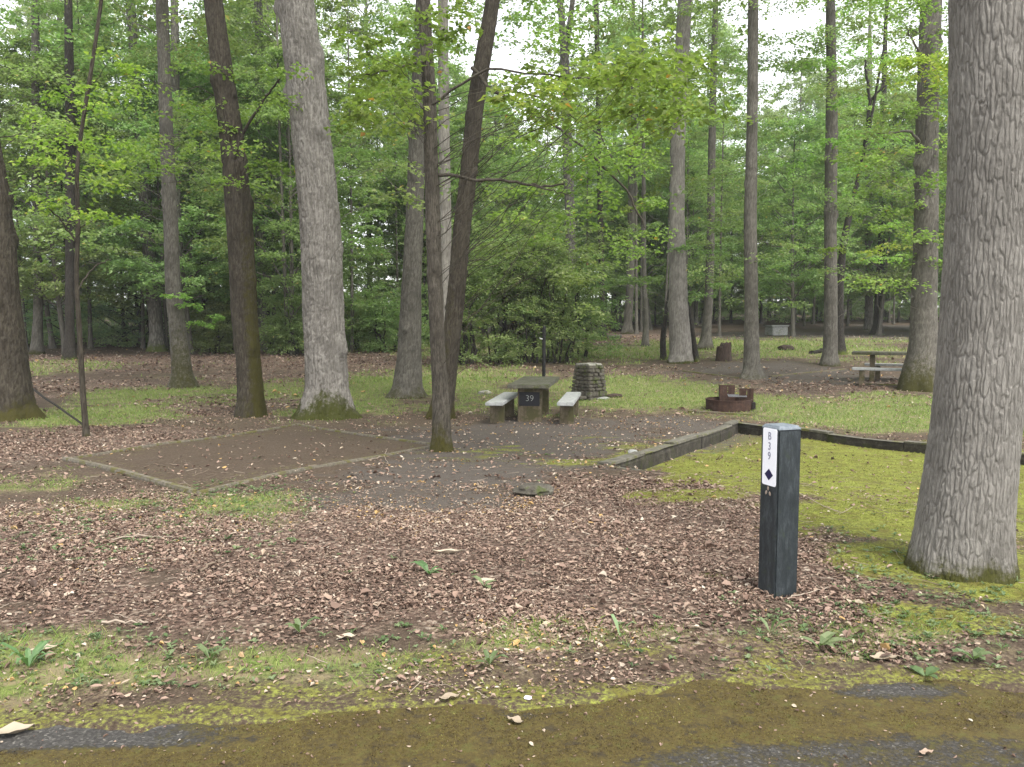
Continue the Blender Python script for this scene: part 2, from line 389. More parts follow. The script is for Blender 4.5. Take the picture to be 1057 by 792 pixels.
def road_material():
    m, n, l, p = newmat("mossy_asphalt")
    tc = n.new("ShaderNodeTexCoord"); v = tc.outputs["Object"]
    nA = noise_n(n, l, v, 170, 4, .75); nB = noise_n(n, l, v, 5, 5, .7); nC = noise_n(n, l, v, 60, 8, .85); nE = noise_n(n, l, v, 11, 6, .75)
    vo = n.new("ShaderNodeTexVoronoi"); vo.inputs["Scale"].default_value = 110; l.new(v, vo.inputs["Vector"])
    vsep = n.new("ShaderNodeSeparateColor"); l.new(vo.outputs["Color"], vsep.inputs[0])
    asp = ramp(n, [(0, (.020, .018, .016)), (.6, (.043, .040, .036)), (.93, (.08, .075, .067)), (1, (.17, .16, .14))]); l.new(vsep.outputs[0], asp.inputs[0])
    aspc = mixc(n, l, mth(n, l, 'MULTIPLY', nA.outputs[0], .5), asp.outputs[0], (.06, .055, .05))
    mo = ramp(n, [(.3, (.026, .017, .006)), (.5, (.066, .048, .012)), (.66, (.115, .092, .022)), (.8, (.19, .165, .04))]); l.new(nC.outputs[0], mo.inputs[0])
    mog = mixc(n, l, sharp(n, l, nE.outputs[0], .5, .68), mo.outputs[0], (.075, .070, .016)); mog = mixc(n, l, sharp(n, l, nE.outputs[0], .48, .36), mog, (.04, .03, .014))
    f = sharp(n, l, mth(n, l, 'ADD', attr(n, "moss"), mth(n, l, 'ADD', mth(n, l, 'MULTIPLY_ADD', nE.outputs[0], 1.3, -.65), mth(n, l, 'MULTIPLY_ADD', nC.outputs[0], 1.3, -.65))), .25, .65)
    l.new(mixc(n, l, f, aspc, mog), p.inputs["Base Color"]); p.inputs["Roughness"].default_value = .85; p.inputs["Specular IOR Level"].default_value = .3
    h = mth(n, l, 'ADD', mth(n, l, 'MULTIPLY', vsep.outputs[1], .5), mth(n, l, 'ADD', mth(n, l, 'MULTIPLY', nC.outputs[0], .8), mth(n, l, 'MULTIPLY', f, .5)))
    b = n.new("ShaderNodeBump"); b.inputs["Strength"].default_value = .8; b.inputs["Distance"].default_value = .008; l.new(h, b.inputs["Height"]); l.new(b.outputs[0], p.inputs["Normal"])
    return m
M['road'] = road_material()

def rough_mat(name, cols, scale=12, bump=.006, rough=.9, moss=0.0, moss_col=(.07, .085, .015), stretch=None, metal=0.0, detail=6):
    m, n, l, p = newmat(name)
    tc = n.new("ShaderNodeTexCoord"); v = tc.outputs["Object"]
    a = noise_n(n, l, v, scale, detail, .7, stretch); b2 = noise_n(n, l, v, scale * 6, 4, .7, stretch)
    s = mth(n, l, 'ADD', mth(n, l, 'MULTIPLY', a.outputs[0], .7), mth(n, l, 'MULTIPLY', b2.outputs[0], .3))
    r = ramp(n, [(.32 + .36 * i / max(1, len(cols) - 1), c) for i, c in enumerate(cols)]); l.new(s, r.inputs[0])
    c = r.outputs[0]
    if moss:
        k = noise_n(n, l, v, scale * .45, 5, .7)
        c = mixc(n, l, sharp(n, l, k.outputs[0], .62 - moss * .3, .74 - moss * .3), c, moss_col)
    l.new(c, p.inputs["Base Color"]); p.inputs["Roughness"].default_value = rough; p.inputs["Metallic"].default_value = metal
    p.inputs["Specular IOR Level"].default_value = .3
    b = n.new("ShaderNodeBump"); b.inputs["Strength"].default_value = .8; b.inputs["Distance"].default_value = bump; l.new(s, b.inputs["Height"]); l.new(b.outputs[0], p.inputs["Normal"])
    return m
M['timber'] = rough_mat("mossy_timber", [(.04, .03, .02), (.10, .08, .058), (.17, .145, .11)], 10, .01, moss=.6, moss_col=(.075, .07, .018), stretch=(1, 1, 3))
M['pad_timber'] = rough_mat("grey_pad_timber", [(.05, .043, .03), (.12, .104, .078), (.21, .188, .15)], 12, .012, moss=.5, moss_col=(.095, .086, .028), stretch=(2, 2, 2))
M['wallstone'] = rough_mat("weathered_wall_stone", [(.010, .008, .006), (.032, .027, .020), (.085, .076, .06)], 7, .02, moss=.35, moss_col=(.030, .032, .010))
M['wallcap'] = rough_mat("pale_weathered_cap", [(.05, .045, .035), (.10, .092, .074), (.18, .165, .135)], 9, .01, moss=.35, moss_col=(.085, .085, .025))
M['bench_top'] = rough_mat("pale_bench_concrete", [(.18, .185, .18), (.29, .295, .285), (.40, .40, .39)], 12, .005, moss=.2, moss_col=(.16, .17, .12))
M['concrete_top'] = rough_mat("mossy_concrete", [(.035, .034, .025), (.08, .076, .056), (.15, .14, .11)], 14, .006, moss=.45, moss_col=(.055, .06, .022))
M['concrete_pale'] = rough_mat("pale_concrete", [(.15, .15, .145), (.25, .25, .24), (.35, .35, .335)], 12, .005, moss=.25, moss_col=(.14, .15, .09))
M['concrete_leg'] = rough_mat("stained_concrete", [(.045, .036, .022), (.10, .08, .05), (.17, .14, .10)], 8, .006, moss=.5, moss_col=(.055, .05, .02), stretch=(2, 2, .6))
M['concrete_legdark'] = rough_mat("dark_stained_concrete", [(.02, .016, .012), (.05, .04, .028), (.09, .075, .055)], 8, .006, moss=.3, moss_col=(.035, .035, .015), stretch=(2, 2, .6))
M['plate_dark'] = rough_mat("dark_painted_plate", [(.008, .008, .010), (.014, .014, .018)], 20, .001, .6)
M['paint_pale'] = rough_mat("worn_pale_paint", [(.30, .31, .28), (.5, .5, .46)], 60, .001, .7)
M['rust'] = rough_mat("rusty_steel", [(.018, .010, .007), (.045, .024, .017), (.085, .05, .036)], 11, .003, .85, metal=.2)
M['rust_in'] = rough_mat("sooty_steel", [(.008, .007, .006), (.03, .022, .018)], 11, .003, .9)
M['grate'] = rough_mat("grey_steel_grate", [(.10, .10, .105), (.22, .22, .23)], 30, .001, .5, metal=.5)
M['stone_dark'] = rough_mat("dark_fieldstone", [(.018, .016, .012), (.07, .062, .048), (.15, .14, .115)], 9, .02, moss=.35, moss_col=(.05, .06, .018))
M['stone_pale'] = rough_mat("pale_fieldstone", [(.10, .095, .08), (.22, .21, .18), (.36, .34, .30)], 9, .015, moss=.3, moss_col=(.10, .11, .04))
M['stump'] = rough_mat("rotting_stump_wood", [(.012, .008, .006), (.04, .026, .019), (.09, .06, .045)], 9, .02, stretch=(3, 3, .6))
M['black_metal'] = rough_mat("black_metal", [(.006, .006, .006), (.014, .013, .012)], 30, .001, .55)
M['white_bolt'] = rough_mat("white_fitting", [(.5, .5, .48), (.7, .7, .68)], 30, .001, .5)
M['post'] = rough_mat("weathered_black_plastic", [(.006, .009, .010), (.018, .023, .026), (.055, .062, .068)], 34, .003, .55, moss=.2, moss_col=(.022, .030, .022), stretch=(1, 1, .25))
M['post_cap'] = rough_mat("faded_post_top", [(.07, .085, .10), (.13, .15, .17), (.2, .22, .24)], 30, .003, .7)
M['sign_white'] = rough_mat("sign_white", [(.78, .78, .84), (.86, .86, .9)], 30, .0003, .35)
M['sign_dark'] = rough_mat("sign_indigo", [(.012, .010, .05), (.018, .014, .065)], 30, .0003, .4)
M['sign_faded'] = rough_mat("sign_faded_letter", [(.10, .10, .16), (.30, .30, .38)], 160, .0003, .5)
M['emblem'] = rough_mat("tan_emblem", [(.22, .17, .13), (.34, .28, .23)], 30, .001, .7)

def litter_mat(name, stops, trans=.12):
    m, n, l, p = newmat(name)
    r = ramp(n, stops); l.new(attr(n, "rnd"), r.inputs[0])
    tc = n.new("ShaderNodeTexCoord"); k = noise_n(n, l, tc.outputs["Object"], 60, 3, .7)
    c = mixc(n, l, mth(n, l, 'MULTIPLY', k.outputs[0], .25), r.outputs[0], (.12, .085, .065))
    l.new(c, p.inputs["Base Color"]); p.inputs["Roughness"].default_value = .7; p.inputs["Specular IOR Level"].default_value = .35
    return m
M['litter'] = litter_mat("dry_leaves", [(0, (.026, .016, .011)), (.22, (.07, .042, .029)), (.45, (.15, .094, .067)), (.68, (.255, .172, .13)), (.85, (.34, .26, .19)), (.97, (.46, .40, .32)), (1, (.38, .24, .09))])
M['twig'] = litter_mat("dry_twigs", [(0, (.05, .035, .025)), (.6, (.16, .12, .085)), (1, (.34, .28, .22))])
M['moss_tuft'] = leaf_mat("moss_tuft", [(0, (.065, .062, .016)), (.5, (.145, .16, .032)), (1, (.27, .30, .07))], .2, .8)
M['moss_ochre'] = leaf_mat("moss_ochre", [(0, (.032, .022, .008)), (.4, (.078, .058, .014)), (.75, (.135, .115, .025)), (1, (.21, .215, .05))], .15, .8)
M['grass'] = leaf_mat("grass_blade", [(0, (.09, .12, .03)), (.5, (.165, .22, .055)), (.85, (.25, .29, .085)), (1, (.36, .30, .15))], .3)
M['weed'] = leaf_mat("weed_leaf", [(0, (.05, .085, .03)), (.5, (.10, .155, .06)), (1, (.19, .24, .12))], .3, .45)
M['pale_leaf'] = litter_mat("pale_fallen_leaf", [(0, (.22, .17, .115)), (1, (.42, .36, .27))])

# ---------------------------------------------------------------- GROUND sheet and ROAD
def axis_pts(fine_lo, fine_hi, step, lo, hi, g=1.07):
    a = list(np.arange(fine_lo, fine_hi + 1e-6, step))
    s = step; x = a[-1]
    while x < hi: s *= g; x += s; a.append(x)
    s = step; x = a[0]; b = []
    while x > lo: s *= g; x -= s; b.append(x)
    return np.array(b[::-1] + a)
def sheet(name, xs, ys, zf, attrs_f, mat):
    X, Y = np.meshgrid(xs, ys); x = X.ravel(); y = Y.ravel(); z = zf(x, y)
    nx, ny = len(xs), len(ys)
    i = (np.arange(ny - 1)[:, None] * nx + np.arange(nx - 1)[None, :]).ravel()
    f = np.stack([i, i + 1, i + nx + 1, i + nx], 1)
    me = np_mesh(name, np.stack([x, y, z], 1), f, attrs_f(x, y), smooth=True)
    return link(name, me, mat)
xs = axis_pts(-4.5, 7.5, .045, -320, 320, 1.035); ys = axis_pts(2.7, 7.5, .035, -40, 380, 1.012)
def gat(x, y):
    mo, gr, li, gv = masks(x, y)
    return {"moss": ('POINT', mo), "grass": ('POINT', gr), "litter": ('POINT', li), "gravel": ('POINT', gv)}
tag(sheet("forest_ground", xs, ys, ground, gat, M['ground']), kind="structure")
xs2 = axis_pts(-4.5, 4.5, .05, -60, 60, 1.06); t2 = np.linspace(-9, 0.35, 160)
def road_z(x, y): return -0.008 + 0.0015 * fbm(x * 9, y * 9, 0, 2, 5) + 0 * x
X, T = np.meshgrid(xs2, t2); Yr = T + road_edge(X)
def rat():
    x, y, e = X.ravel(), Yr.ravel(), T.ravel()
    b1 = np.exp(-((x + 1.9) / .85) ** 4) * ss((e + .24) / .05); b2 = np.exp(-((x - 1.68) / .30) ** 2 - ((e + .10) / .09) ** 2); b3 = .62 * ss((x - .0) / .7) * ss((-.42 - e) / .12)
    b4 = .5 * np.exp(-((x - .02) / .22) ** 2 - ((e + .06) / .05) ** 2)
    m_ = np.clip(.95 - .85 * np.maximum(np.maximum(b1, b2), np.maximum(b3, b4)) + .16 * fbm(x * 2, y * 4, 0, 3, 77), 0, 1)
    return {"moss": ('POINT', m_)}
nx, ny = len(xs2), len(t2)
i_ = (np.arange(ny - 1)[:, None] * nx + np.arange(nx - 1)[None, :]).ravel()
me = np_mesh("road", np.stack([X.ravel(), Yr.ravel(), road_z(X.ravel(), Yr.ravel())], 1), np.stack([i_, i_ + 1, i_ + nx + 1, i_ + nx], 1), rat(), True)
tag(link("road", me, M['road']), kind="structure")

# ---------------------------------------------------------------- leaves, twigs, grass scattered on the ground
def flat_leaves(x, y, z, L, W, tilt, lift, rnd, rg, curl=.45):
    """folded 6-vertex leaves lying about: two quads each"""
    n = len(x); yaw = rg.uniform(0, 2 * np.pi, n); tx = rg.normal(0, tilt, n); ty = rg.normal(0, tilt, n)
    d = np.stack([np.cos(yaw), np.sin(yaw), tx], 1); d /= np.linalg.norm(d, axis=1, keepdims=True)
    s = np.stack([-np.sin(yaw), np.cos(yaw), ty], 1); s /= np.linalg.norm(s, axis=1, keepdims=True)
    up = np.cross(d, s); c = np.stack([x, y, z + lift], 1)
    L_ = L[:, None]; W_ = W[:, None]; k = rg.uniform(-curl, curl, (n, 1)) * W_ + curl * .5 * W_
    k2 = rg.uniform(-curl, curl, (n, 1)) * L_ * .5
    v0 = c - d * L_ * .5 + up * k2; v3 = c + d * L_ * .5 + up * k2
    v1 = c - d * L_ * .12 + s * W_ * .5 + up * k; v5 = c - d * L_ * .12 - s * W_ * .5 + up * k
    v2 = c + d * L_ * .28 + s * W_ * .36 + up * k; v4 = c + d * L_ * .28 - s * W_ * .36 + up * k
    V = np.stack([v0, v1, v2, v3, v4, v5], 1).reshape(-1, 3)
    b = np.arange(n)[:, None] * 6
    Fq = np.concatenate([b + np.array([[0, 1, 2, 3]]), b + np.array([[0, 3, 4, 5]])], 1).reshape(-1, 4)
    return V, Fq, np.repeat(rnd, 2)
def scatter_xy(n, y0, y1, rg, power=1.0, margin=1.3):
    """uniform over the wedge of ground in view"""
    t = rg.uniform(0, 1, n)
    y = np.sqrt(y0 ** 2 + t ** power * (y1 ** 2 - y0 ** 2)); x = rg.uniform(-1, 1, n) * y * .6218 * margin
    return x, y
def ground_open(x, y):
    mo, gr, li, gv = masks(x, y); return np.clip(np.maximum(gv, gr) - li * .5, 0, 1)
def build_litter():
    rg = np.random.default_rng(101); P = []; 
    for n, y0, y1, L0, L1, pw in ((440000, 3.2, 8.5, .006, .030, 1.0), (13000, 3.3, 9, .03, .062, 1.0), (195000, 8, 18, .022, .06, 1.0), (125000, 17, 46, .06, .12, 1.0)):
        x, y = scatter_xy(n, y0, y1, rg, pw)
        mo, gr, li, gv = masks(x, y)
        dens = np.clip(.13 + .95 * ss((li - .12) / .5), 0, 1) * (1 - .85 * ss((mo - .35) / .3)) * (1 - .6 * ss((gv - .45) / .3) * (li < .5)) * (1 - .7 * ss((gr - .4) / .4))
        e = y - road_edge(x)
        iq = np.minimum(np.minimum(-sdist(x, y, QL, QF), -sdist(x, y, QF, QR)), np.minimum(-sdist(x, y, QR, QB), -sdist(x, y, QB, QL)))
        dens = dens * (1 - .75 * ss((iq + .05) / .1))
        dens = dens + .05 * (gv > .4) + .12 * np.exp(-((e - .25) / .25) ** 2)
        dens = dens * (ss((e + .02) / .2) * .99 + .004)
        clumpy = .2 + .95 * ss(fbm(x * 2.2, y * 2.2, 0, 4, 13) * 1.6 + .5)
        keep = rg.uniform(0, 1, n) < dens * clumpy; x, y = x[keep], y[keep]; m_ = len(x)
        L = (L0 + (L1 - L0) * rg.uniform(0, 1, m_) ** 1.6) * rg.uniform(.8, 1.2, m_); W = L * rg.uniform(.35, .8, m_)
        reg = .14 * fbm(x / 1.3, y / 1.3, 0, 2, 15)
        rnd = np.clip(rg.beta(2.2, 2.0, m_) + reg + .25 * (ground_open(x, y) > rg.uniform(0, 1.3, m_)), 0, 1)
        P.append(flat_leaves(x, y, ground(x, y), L, W, .26, .004 + rg.uniform(0, .02, m_) * (L / .06), rnd, rg))
    V, Fq = join_np([(a, b) for a, b, c in P]); rn = np.concatenate([c for a, b, c in P])
    me = np_mesh("leaf_litter", V, Fq, {"rnd": ('FACE', rn)})
    tag(link("leaf_litter", me, M['litter']), "layer of brown dry fallen leaves over the forest floor", "leaf litter", kind="stuff")
build_litter()

def build_twigs():
    rg = np.random.default_rng(102); x, y = scatter_xy(1500, 3.3, 10, rg); P = []; rn = []
    z = ground(x, y)
    for i in range(len(x)):
        if y[i] - road_edge(x[i]) < .05: continue
        L = rg.uniform(.04, .22); a = rg.uniform(0, 6.28); r = rg.uniform(.001, .0028)
        p = np.array([[x[i], y[i], z[i] + .012]]) + np.linspace(-.5, .5, 5)[:, None] * L * np.array([[math.cos(a), math.sin(a), rg.normal(0, .08)]])
        p += rg.normal(0, L * .035, p.shape) * [1, 1, .4]
        v, f = tube(p, np.linspace(r, r * .5, 5), 4); P.append((v, f)); rn.append(np.full(len(f), rg.uniform()))
    V, Fq = join_np(P)
    tag(link("twig_litter", np_mesh("twig_litter", V, Fq, {"rnd": ('FACE', np.concatenate(rn))}), M['twig']), "thin dry twigs strewn through the fallen leaves", "twigs", kind="stuff")
build_twigs()

def blades(x, y, z, H, W, rg, lean=.5):
    n = len(x); yaw = rg.uniform(0, 2 * np.pi, n); d = np.stack([np.cos(yaw), np.sin(yaw), 0 * yaw], 1)
    la = rg.uniform(0, 2 * np.pi, n); lm = np.abs(rg.normal(0, lean, n)); ln = np.stack([np.cos(la) * lm, np.sin(la) * lm, 0 * la], 1)
    c = np.stack([x, y, z - .003], 1); H_ = H[:, None]; W_ = W[:, None]; up = np.array([[0, 0, 1.0]])
    v0 = c - d * W_ * .5; v1 = c + d * W_ * .5
    v2 = c + (up * .62 + ln * .45) * H_ + d * W_ * .35; v3 = c + (up + ln) * H_
    V = np.stack([v0, v1, v2, v3], 1).reshape(-1, 3); return V, np.arange(n * 4).reshape(-1, 4)
def build_grass():
    rg = np.random.default_rng(103); P = []; rn = []
    for n, y0, y1, h0, h1, w in ((185000, 3.3, 11, .015, .05, .003), (230000, 10, 26, .03, .08, .009), (150000, 24, 60, .06, .13, .028)):
        x, y = scatter_xy(n, y0, y1, rg); mo, gr, li, gv = masks(x, y)
        dens = ss((gr - .25) / .55) * (1 - .8 * ss((gv - .5) / .3)) * (y > road_edge(x) + .05)
        k = rg.uniform(0, 1, n) < dens; x, y = x[k], y[k]; m_ = len(x)
        V, Fq = blades(x, y, ground(x, y), rg.uniform(h0, h1, m_), np.full(m_, w) * rg.uniform(.7, 1.4, m_), rg, .7)
        P.append((V, Fq)); rn.append(np.clip(rg.beta(2, 2, m_) + .2 * fbm(x, y, 0, 2, 5), 0, 1))
    V, Fq = join_np(P)
    tag(link("grass", np_mesh("grass", V, Fq, {"rnd": ('FACE', np.concatenate(rn))}), M['grass']), "short sparse green grass in patches between the trees", "grass", kind="stuff")
build_grass()
def build_moss():
    rg = np.random.default_rng(104); P = []; rn = []
    for n, y0, y1, h0, h1, w in ((300000, 3.2, 7.5, .003, .012, .005), (140000, 7, 16, .006, .016, .012)):
        x, y = scatter_xy(n, y0, y1, rg); mo, gr, li, gv = masks(x, y)
        dens = ss((mo + .55 * fbm(x * 5, y * 5, 0, 3, 8) - .46) / .5) * (y > road_edge(x) - .1)
        k = rg.uniform(0, 1, n) < dens; x, y = x[k], y[k]; m_ = len(x)
        V, Fq = blades(x, y, ground(x, y), rg.uniform(h0, h1, m_), np.full(m_, w) * rg.uniform(.7, 1.4, m_), rg, 1.0)
        P.append((V, Fq)); rn.append(np.clip(rg.beta(2, 2, m_) + .35 * fbm(x * 2.5, y * 2.5, 0, 3, 5), 0, 1))
    V, Fq = join_np(P)
    tag(link("moss", np_mesh("moss", V, Fq, {"rnd": ('FACE', np.concatenate(rn))}), M['moss_tuft']), "yellow-green moss carpet on the pad and beside the road", "moss", kind="stuff")
build_moss()
def road_moss():
    rg = np.random.default_rng(204); n = 230000; x = rg.uniform(-3, 3.4, n); y = rg.uniform(2.75, 3.75, n); e = y - road_edge(x)
    b1 = np.exp(-((x + 1.9) / .85) ** 4) * ss((e + .24) / .05); b2 = np.exp(-((x - 1.68) / .30) ** 2 - ((e + .10) / .09) ** 2); b3 = .8 * ss(x / .7) * ss((-.42 - e) / .12)
    m = .95 - 1.0 * np.maximum(np.maximum(b1, b2), b3) + .9 * fbm(x * 7, y * 9, 0, 3, 78)
    k = (rg.uniform(0, 1, n) < ss((m - .45) / .6)) & (e < .03) & (np.abs(x) < y * .66); x, y = x[k], y[k]; m_ = len(x)
    V, Fq = blades(x, y, road_z(x, y), rg.uniform(.002, .009, m_), rg.uniform(.002, .006, m_), rg, 1.0)
    rn = np.clip(rg.beta(2, 2, m_) + .5 * fbm(x * 3.5, y * 5, 0, 3, 6), 0, 1)
    tag(link("road_moss", np_mesh("road_moss", V, Fq, {"rnd": ('FACE', rn)}), M['moss_ochre']), "ochre-brown moss growing over the edge of the asphalt", "moss", kind="stuff")
    n = 2600; x = rg.uniform(-2.6, 3, n); y = rg.uniform(2.75, 3.9, n); e = y - road_edge(x); k = (e < .1) & (rg.uniform(0, 1, n) < .25 + .75 * np.exp(e / .15)); x, y = x[k], y[k]; m_ = len(x)
    L = rg.uniform(.004, .016, m_) * rg.uniform(.6, 1.6, m_); V, Fq, rn = flat_leaves(x, y, np.maximum(road_z(x, y), ground(x, y)), L, L * rg.uniform(.3, .8, m_), .3, .004, rg.beta(1.6, 1.4, m_), rg)
    tag(link("road_debris", np_mesh("road_debris", V, Fq, {"rnd": ('FACE', rn)}), M['litter']), "tiny leaf crumbs and grit scattered on the mossy asphalt", "debris", kind="stuff")
road_moss()

def rosette(rg, n, L, rise=.35, wide=.4):
    """leafy little plant around the origin: returns verts, quads"""
    P = []
    for i in range(n):
        a = i * 2.4 + rg.uniform(-.4, .4); l = L * rg.uniform(.6, 1.1); d = np.array([math.cos(a), math.sin(a), 0]); s = np.array([-d[1], d[0], 0]); w_ = l * wide * .5
        h = rise * rg.uniform(.5, 1.4); up = np.array([0, 0, 1.0])
        c = [d * l * t + up * l * (h * t * 2 - h * 1.3 * t * t) for t in (0.05, .35, .7, 1.0)]
        wd = [w_ * .15, w_, w_ * .8, w_ * .05]
        v = []
        for q, ww in zip(c, wd): v += [q - s * ww + up * ww * .3, q, q + s * ww + up * ww * .3]
        f = []
        for r_ in range(3):
            for cc in range(2): o = r_ * 3 + cc; f.append([o, o + 1, o + 4, o + 3])
        P.append((np.array(v), np.array(f)))
    return join_np(P)
def build_weeds():
    rg = np.random.default_rng(105); x, y = scatter_xy(34000, 3.4, 13, rg); P = []; rn = []
    protos = [rosette(rg, k, 1.0, r_, w_) for k, r_, w_ in ((4, .5, .5), (6, .9, .3), (5, .3, .6), (9, .8, .16), (3, .6, .6))]
    wz = field([blob(900, 660, 160, 40, 1), blob(30, 690, 90, 40, 1.6), blob(120, 690, 160, 34, .95), blob(560, 675, 320, 26, .5), blob(480, 600, 200, 40, .12), blob(240, 520, 90, 22, .8), blob(990, 620, 80, 60, .8), blob(140, 560, 160, 40, .4)], x, y, 55)
    k = (rg.uniform(0, 1, len(x)) < ss(wz * 1.1)) & (y > road_edge(x) + .06); x, y = x[k], y[k]; z = ground(x, y)
    for i in range(len(x)):
        v, f = protos[rg.integers(0, 5)]; s = rg.uniform(.010, .034) * (1 + .04 * y[i]); a = rg.uniform(0, 6.28); c_, s_ = math.cos(a), math.sin(a)
        v2 = np.stack([v[:, 0] * c_ - v[:, 1] * s_, v[:, 0] * s_ + v[:, 1] * c_, v[:, 2]], 1) * s + [x[i], y[i], z[i] + .004]
        P.append((v2, f)); rn.append(np.full(len(f), rg.uniform()))
    V, Fq = join_np(P)
    tag(link("weeds", np_mesh("weeds", V, Fq, {"rnd": ('FACE', np.concatenate(rn))}), M['weed']), "low green weeds and seedlings sprouting near the road edge", "weeds", kind="stuff")
build_weeds()

def plant(u, v, n, L, rise, wide, label, seed, rnd=.6):
    p = pick(u, v); rg = np.random.default_rng(seed); V, Fq = rosette(rg, n, L, rise, wide)
    me = np_mesh("seedling", V, Fq, {"rnd": ('FACE', np.clip(rg.normal(rnd, .15, len(Fq)), 0, 1))})
    o = link("seedling", me, M['weed'], None, (p[0], p[1], gz(p[0], p[1]) + .005)); tag(o, label, "plant", "small green plants near the road edge")
plant(845, 672, 4, .13, .5, .42, "broad-leaved green plant by the road edge, below the black marker post", 1, .8)
plant(640, 664, 3, .11, 1.1, .22, "narrow upright green plant on the moss strip left of the marker post", 2, .9)
plant(795, 660, 3, .12, 1.2, .25, "upright narrow-leaved plant just in front of the marker post's foot", 12, .7)
plant(1005, 685, 5, .12, .5, .5, "low leafy plant at the road edge in front of the big oak", 3, .6)
plant(955, 700, 3, .10, .3, .6, "pair of round flat green leaves touching the asphalt edge", 4, .3)
plant(985, 582, 4, .07, .8, .8, "tiny green seedling against the foot of the big oak", 5, .7)
plant(443, 597, 6, .12, .6, .35, "small dark green weed alone in the middle of the brown leaves", 6, .4)
plant(310, 660, 5, .10, .8, .4, "soft green plant in the leaf litter left of centre", 7, .7)
plant(217, 688, 6, .10, .9, .3, "tufted green plant near the left stretch of bare asphalt", 8, .7)
plant(500, 610, 4, .10, .5, .4, "grey-green plant in the brown leaves beside the small weed", 9, .9)
plant(30, 695, 9, .15, .9, .2, "thick green weed clump at the lower left edge", 10, .5)
plant(505, 693, 6, .10, .8, .35, "bushy green weed on the moss strip beside the road", 11, .6)

def fallen_leaf(u, v, L, label, seed, mat='pale_leaf', W=.5, lift=.012, yaw=None):
    p = pick(u, v); rg = np.random.default_rng(seed); yaw = rg.uniform(0, 6.28) if yaw is None else yaw
    nx_, ny_ = 9, 5; V = []; 
    for i in range(nx_):
        t = i / (nx_ - 1)
        wd = L * W * .5 * max(.03, math.sin(math.pi * t ** .85)) * (1 + .25 * math.sin(t * 14 + seed))
        for j in range(ny_):
            s = (j / (ny_ - 1) - .5) * 2
            V.append([(t - .5) * L, s * wd, .18 * L * (s * s) * .5 + .15 * L * (t - .4) ** 2 + .006 * math.sin(9 * t + 3 * s)])
    V = np.array(V); c_, s_ = math.cos(yaw), math.sin(yaw)
    V = np.stack([V[:, 0] * c_ - V[:, 1] * s_, V[:, 0] * s_ + V[:, 1] * c_, V[:, 2]], 1)
    Fq = np.array([[i * ny_ + j, i * ny_ + j + 1, (i + 1) * ny_ + j + 1, (i + 1) * ny_ + j] for i in range(nx_ - 1) for j in range(ny_ - 1)])
    me = np_mesh("fallen_leaf", V, Fq, {"rnd": ('FACE', np.full(len(Fq), rg.uniform(.2, .9)))}, True)
    z = max(gz(p[0], p[1]), -.008)
    tag(link("fallen_leaf", me, M[mat], None, (p[0], p[1], z + lift)), label, "leaf", "single large fallen leaves")
fallen_leaf(12, 757, .16, "large curled tan leaf on the asphalt at the lower left corner", 1, yaw=.35)
fallen_leaf(532, 745, .075, "small tan leaf lying on the mossy road edge below the centre", 2, yaw=2.6)
fallen_leaf(464, 724, .09, "pale leaf lying across the moss strip left of the centre", 3, yaw=.3)
fallen_leaf(358, 664, .10, "yellowish tan leaf on brown litter left of centre", 4, yaw=.1)
fallen_leaf(956, 778, .055, "small red-brown leaf alone on the dark asphalt at lower right", 5, 'litter', yaw=.1)
fallen_leaf(44, 678, .14, "broad pale grey leaf in the green weeds at lower left", 6, yaw=.5)
fallen_leaf(884, 630, .11, "pale grey-green leaf lying right of the marker post's foot", 7, yaw=-.7)
fallen_leaf(912, 686, .13, "long tan curled leaf near the asphalt edge below the big oak", 8, yaw=0)
fallen_leaf(501, 606, .13, "pale grey-green upturned leaf in the brown leaves at mid left", 9, yaw=.4)
fallen_leaf(462, 576, .20, "long pale strip of leaf in the dark track at mid left", 10, W=.2, yaw=0)
fallen_leaf(965, 600, .10, "pale leaf resting against the foot of the big oak", 11, yaw=0)
fallen_leaf(640, 480, .10, "small orange-tan leaf on gravel beside the stone curb corner", 14, yaw=0)

def ground_stick(uvs, r, label, seed, mat='twig', rn=.9):
    P = []; rg = np.random.default_rng(seed)
    for line in uvs:
        pts = np.array([pick(u, v) for u, v in line]); t = np.linspace(0, 1, len(pts)); tt = np.linspace(0, 1, 14)
        q = np.stack([np.interp(tt, t, pts[:, k]) for k in range(3)], 1); q[:, 2] = ground(q[:, 0], q[:, 1]) + r + .012
        q[1:-1] += rg.normal(0, r * .7, (12, 3)); P.append(tube(q, np.linspace(r, r * .45, 14), 6))
    V, Fq = join_np(P); b = V.mean(0); me = np_mesh("stick", V - b, Fq, {"rnd": ('FACE', np.full(len(Fq), rn))}, True)
    tag(link("stick", me, M[mat], None, tuple(b)), label, "stick", "fallen sticks")
ground_stick([[(980, 597), (1005, 596), (1022, 590)], [(1014, 595), (1018, 600)]], .004, "forked pale stick at the foot of the big oak", 1)
ground_stick([[(812, 625), (835, 619), (860, 612)]], .005, "straight pale stick lying just right of the marker post's foot", 2)
ground_stick([[(740, 553), (746, 543), (752, 552)]], .004, "bent white twig standing in the leaves left of the marker post", 3)
ground_stick([[(566, 543), (580, 528), (592, 522)]], .008, "pale stick in the brown leaves in front of the mossy rock", 4)
ground_stick([[(536, 570), (552, 558), (566, 548)]], .006, "brown stick between the mossy rock and the small weed", 5, rn=.5)
ground_stick([[(655, 568), (675, 574), (686, 580)]], .005, "thin pale stick on the leaves in the middle of the litter", 6)
ground_stick([[(105, 650), (130, 648), (160, 650)]], .008, "thick tan stick on the litter at left", 7)
ground_stick([[(115, 562), (145, 558), (180, 560)]], .006, "long pale stick on the litter below the square pad", 8)
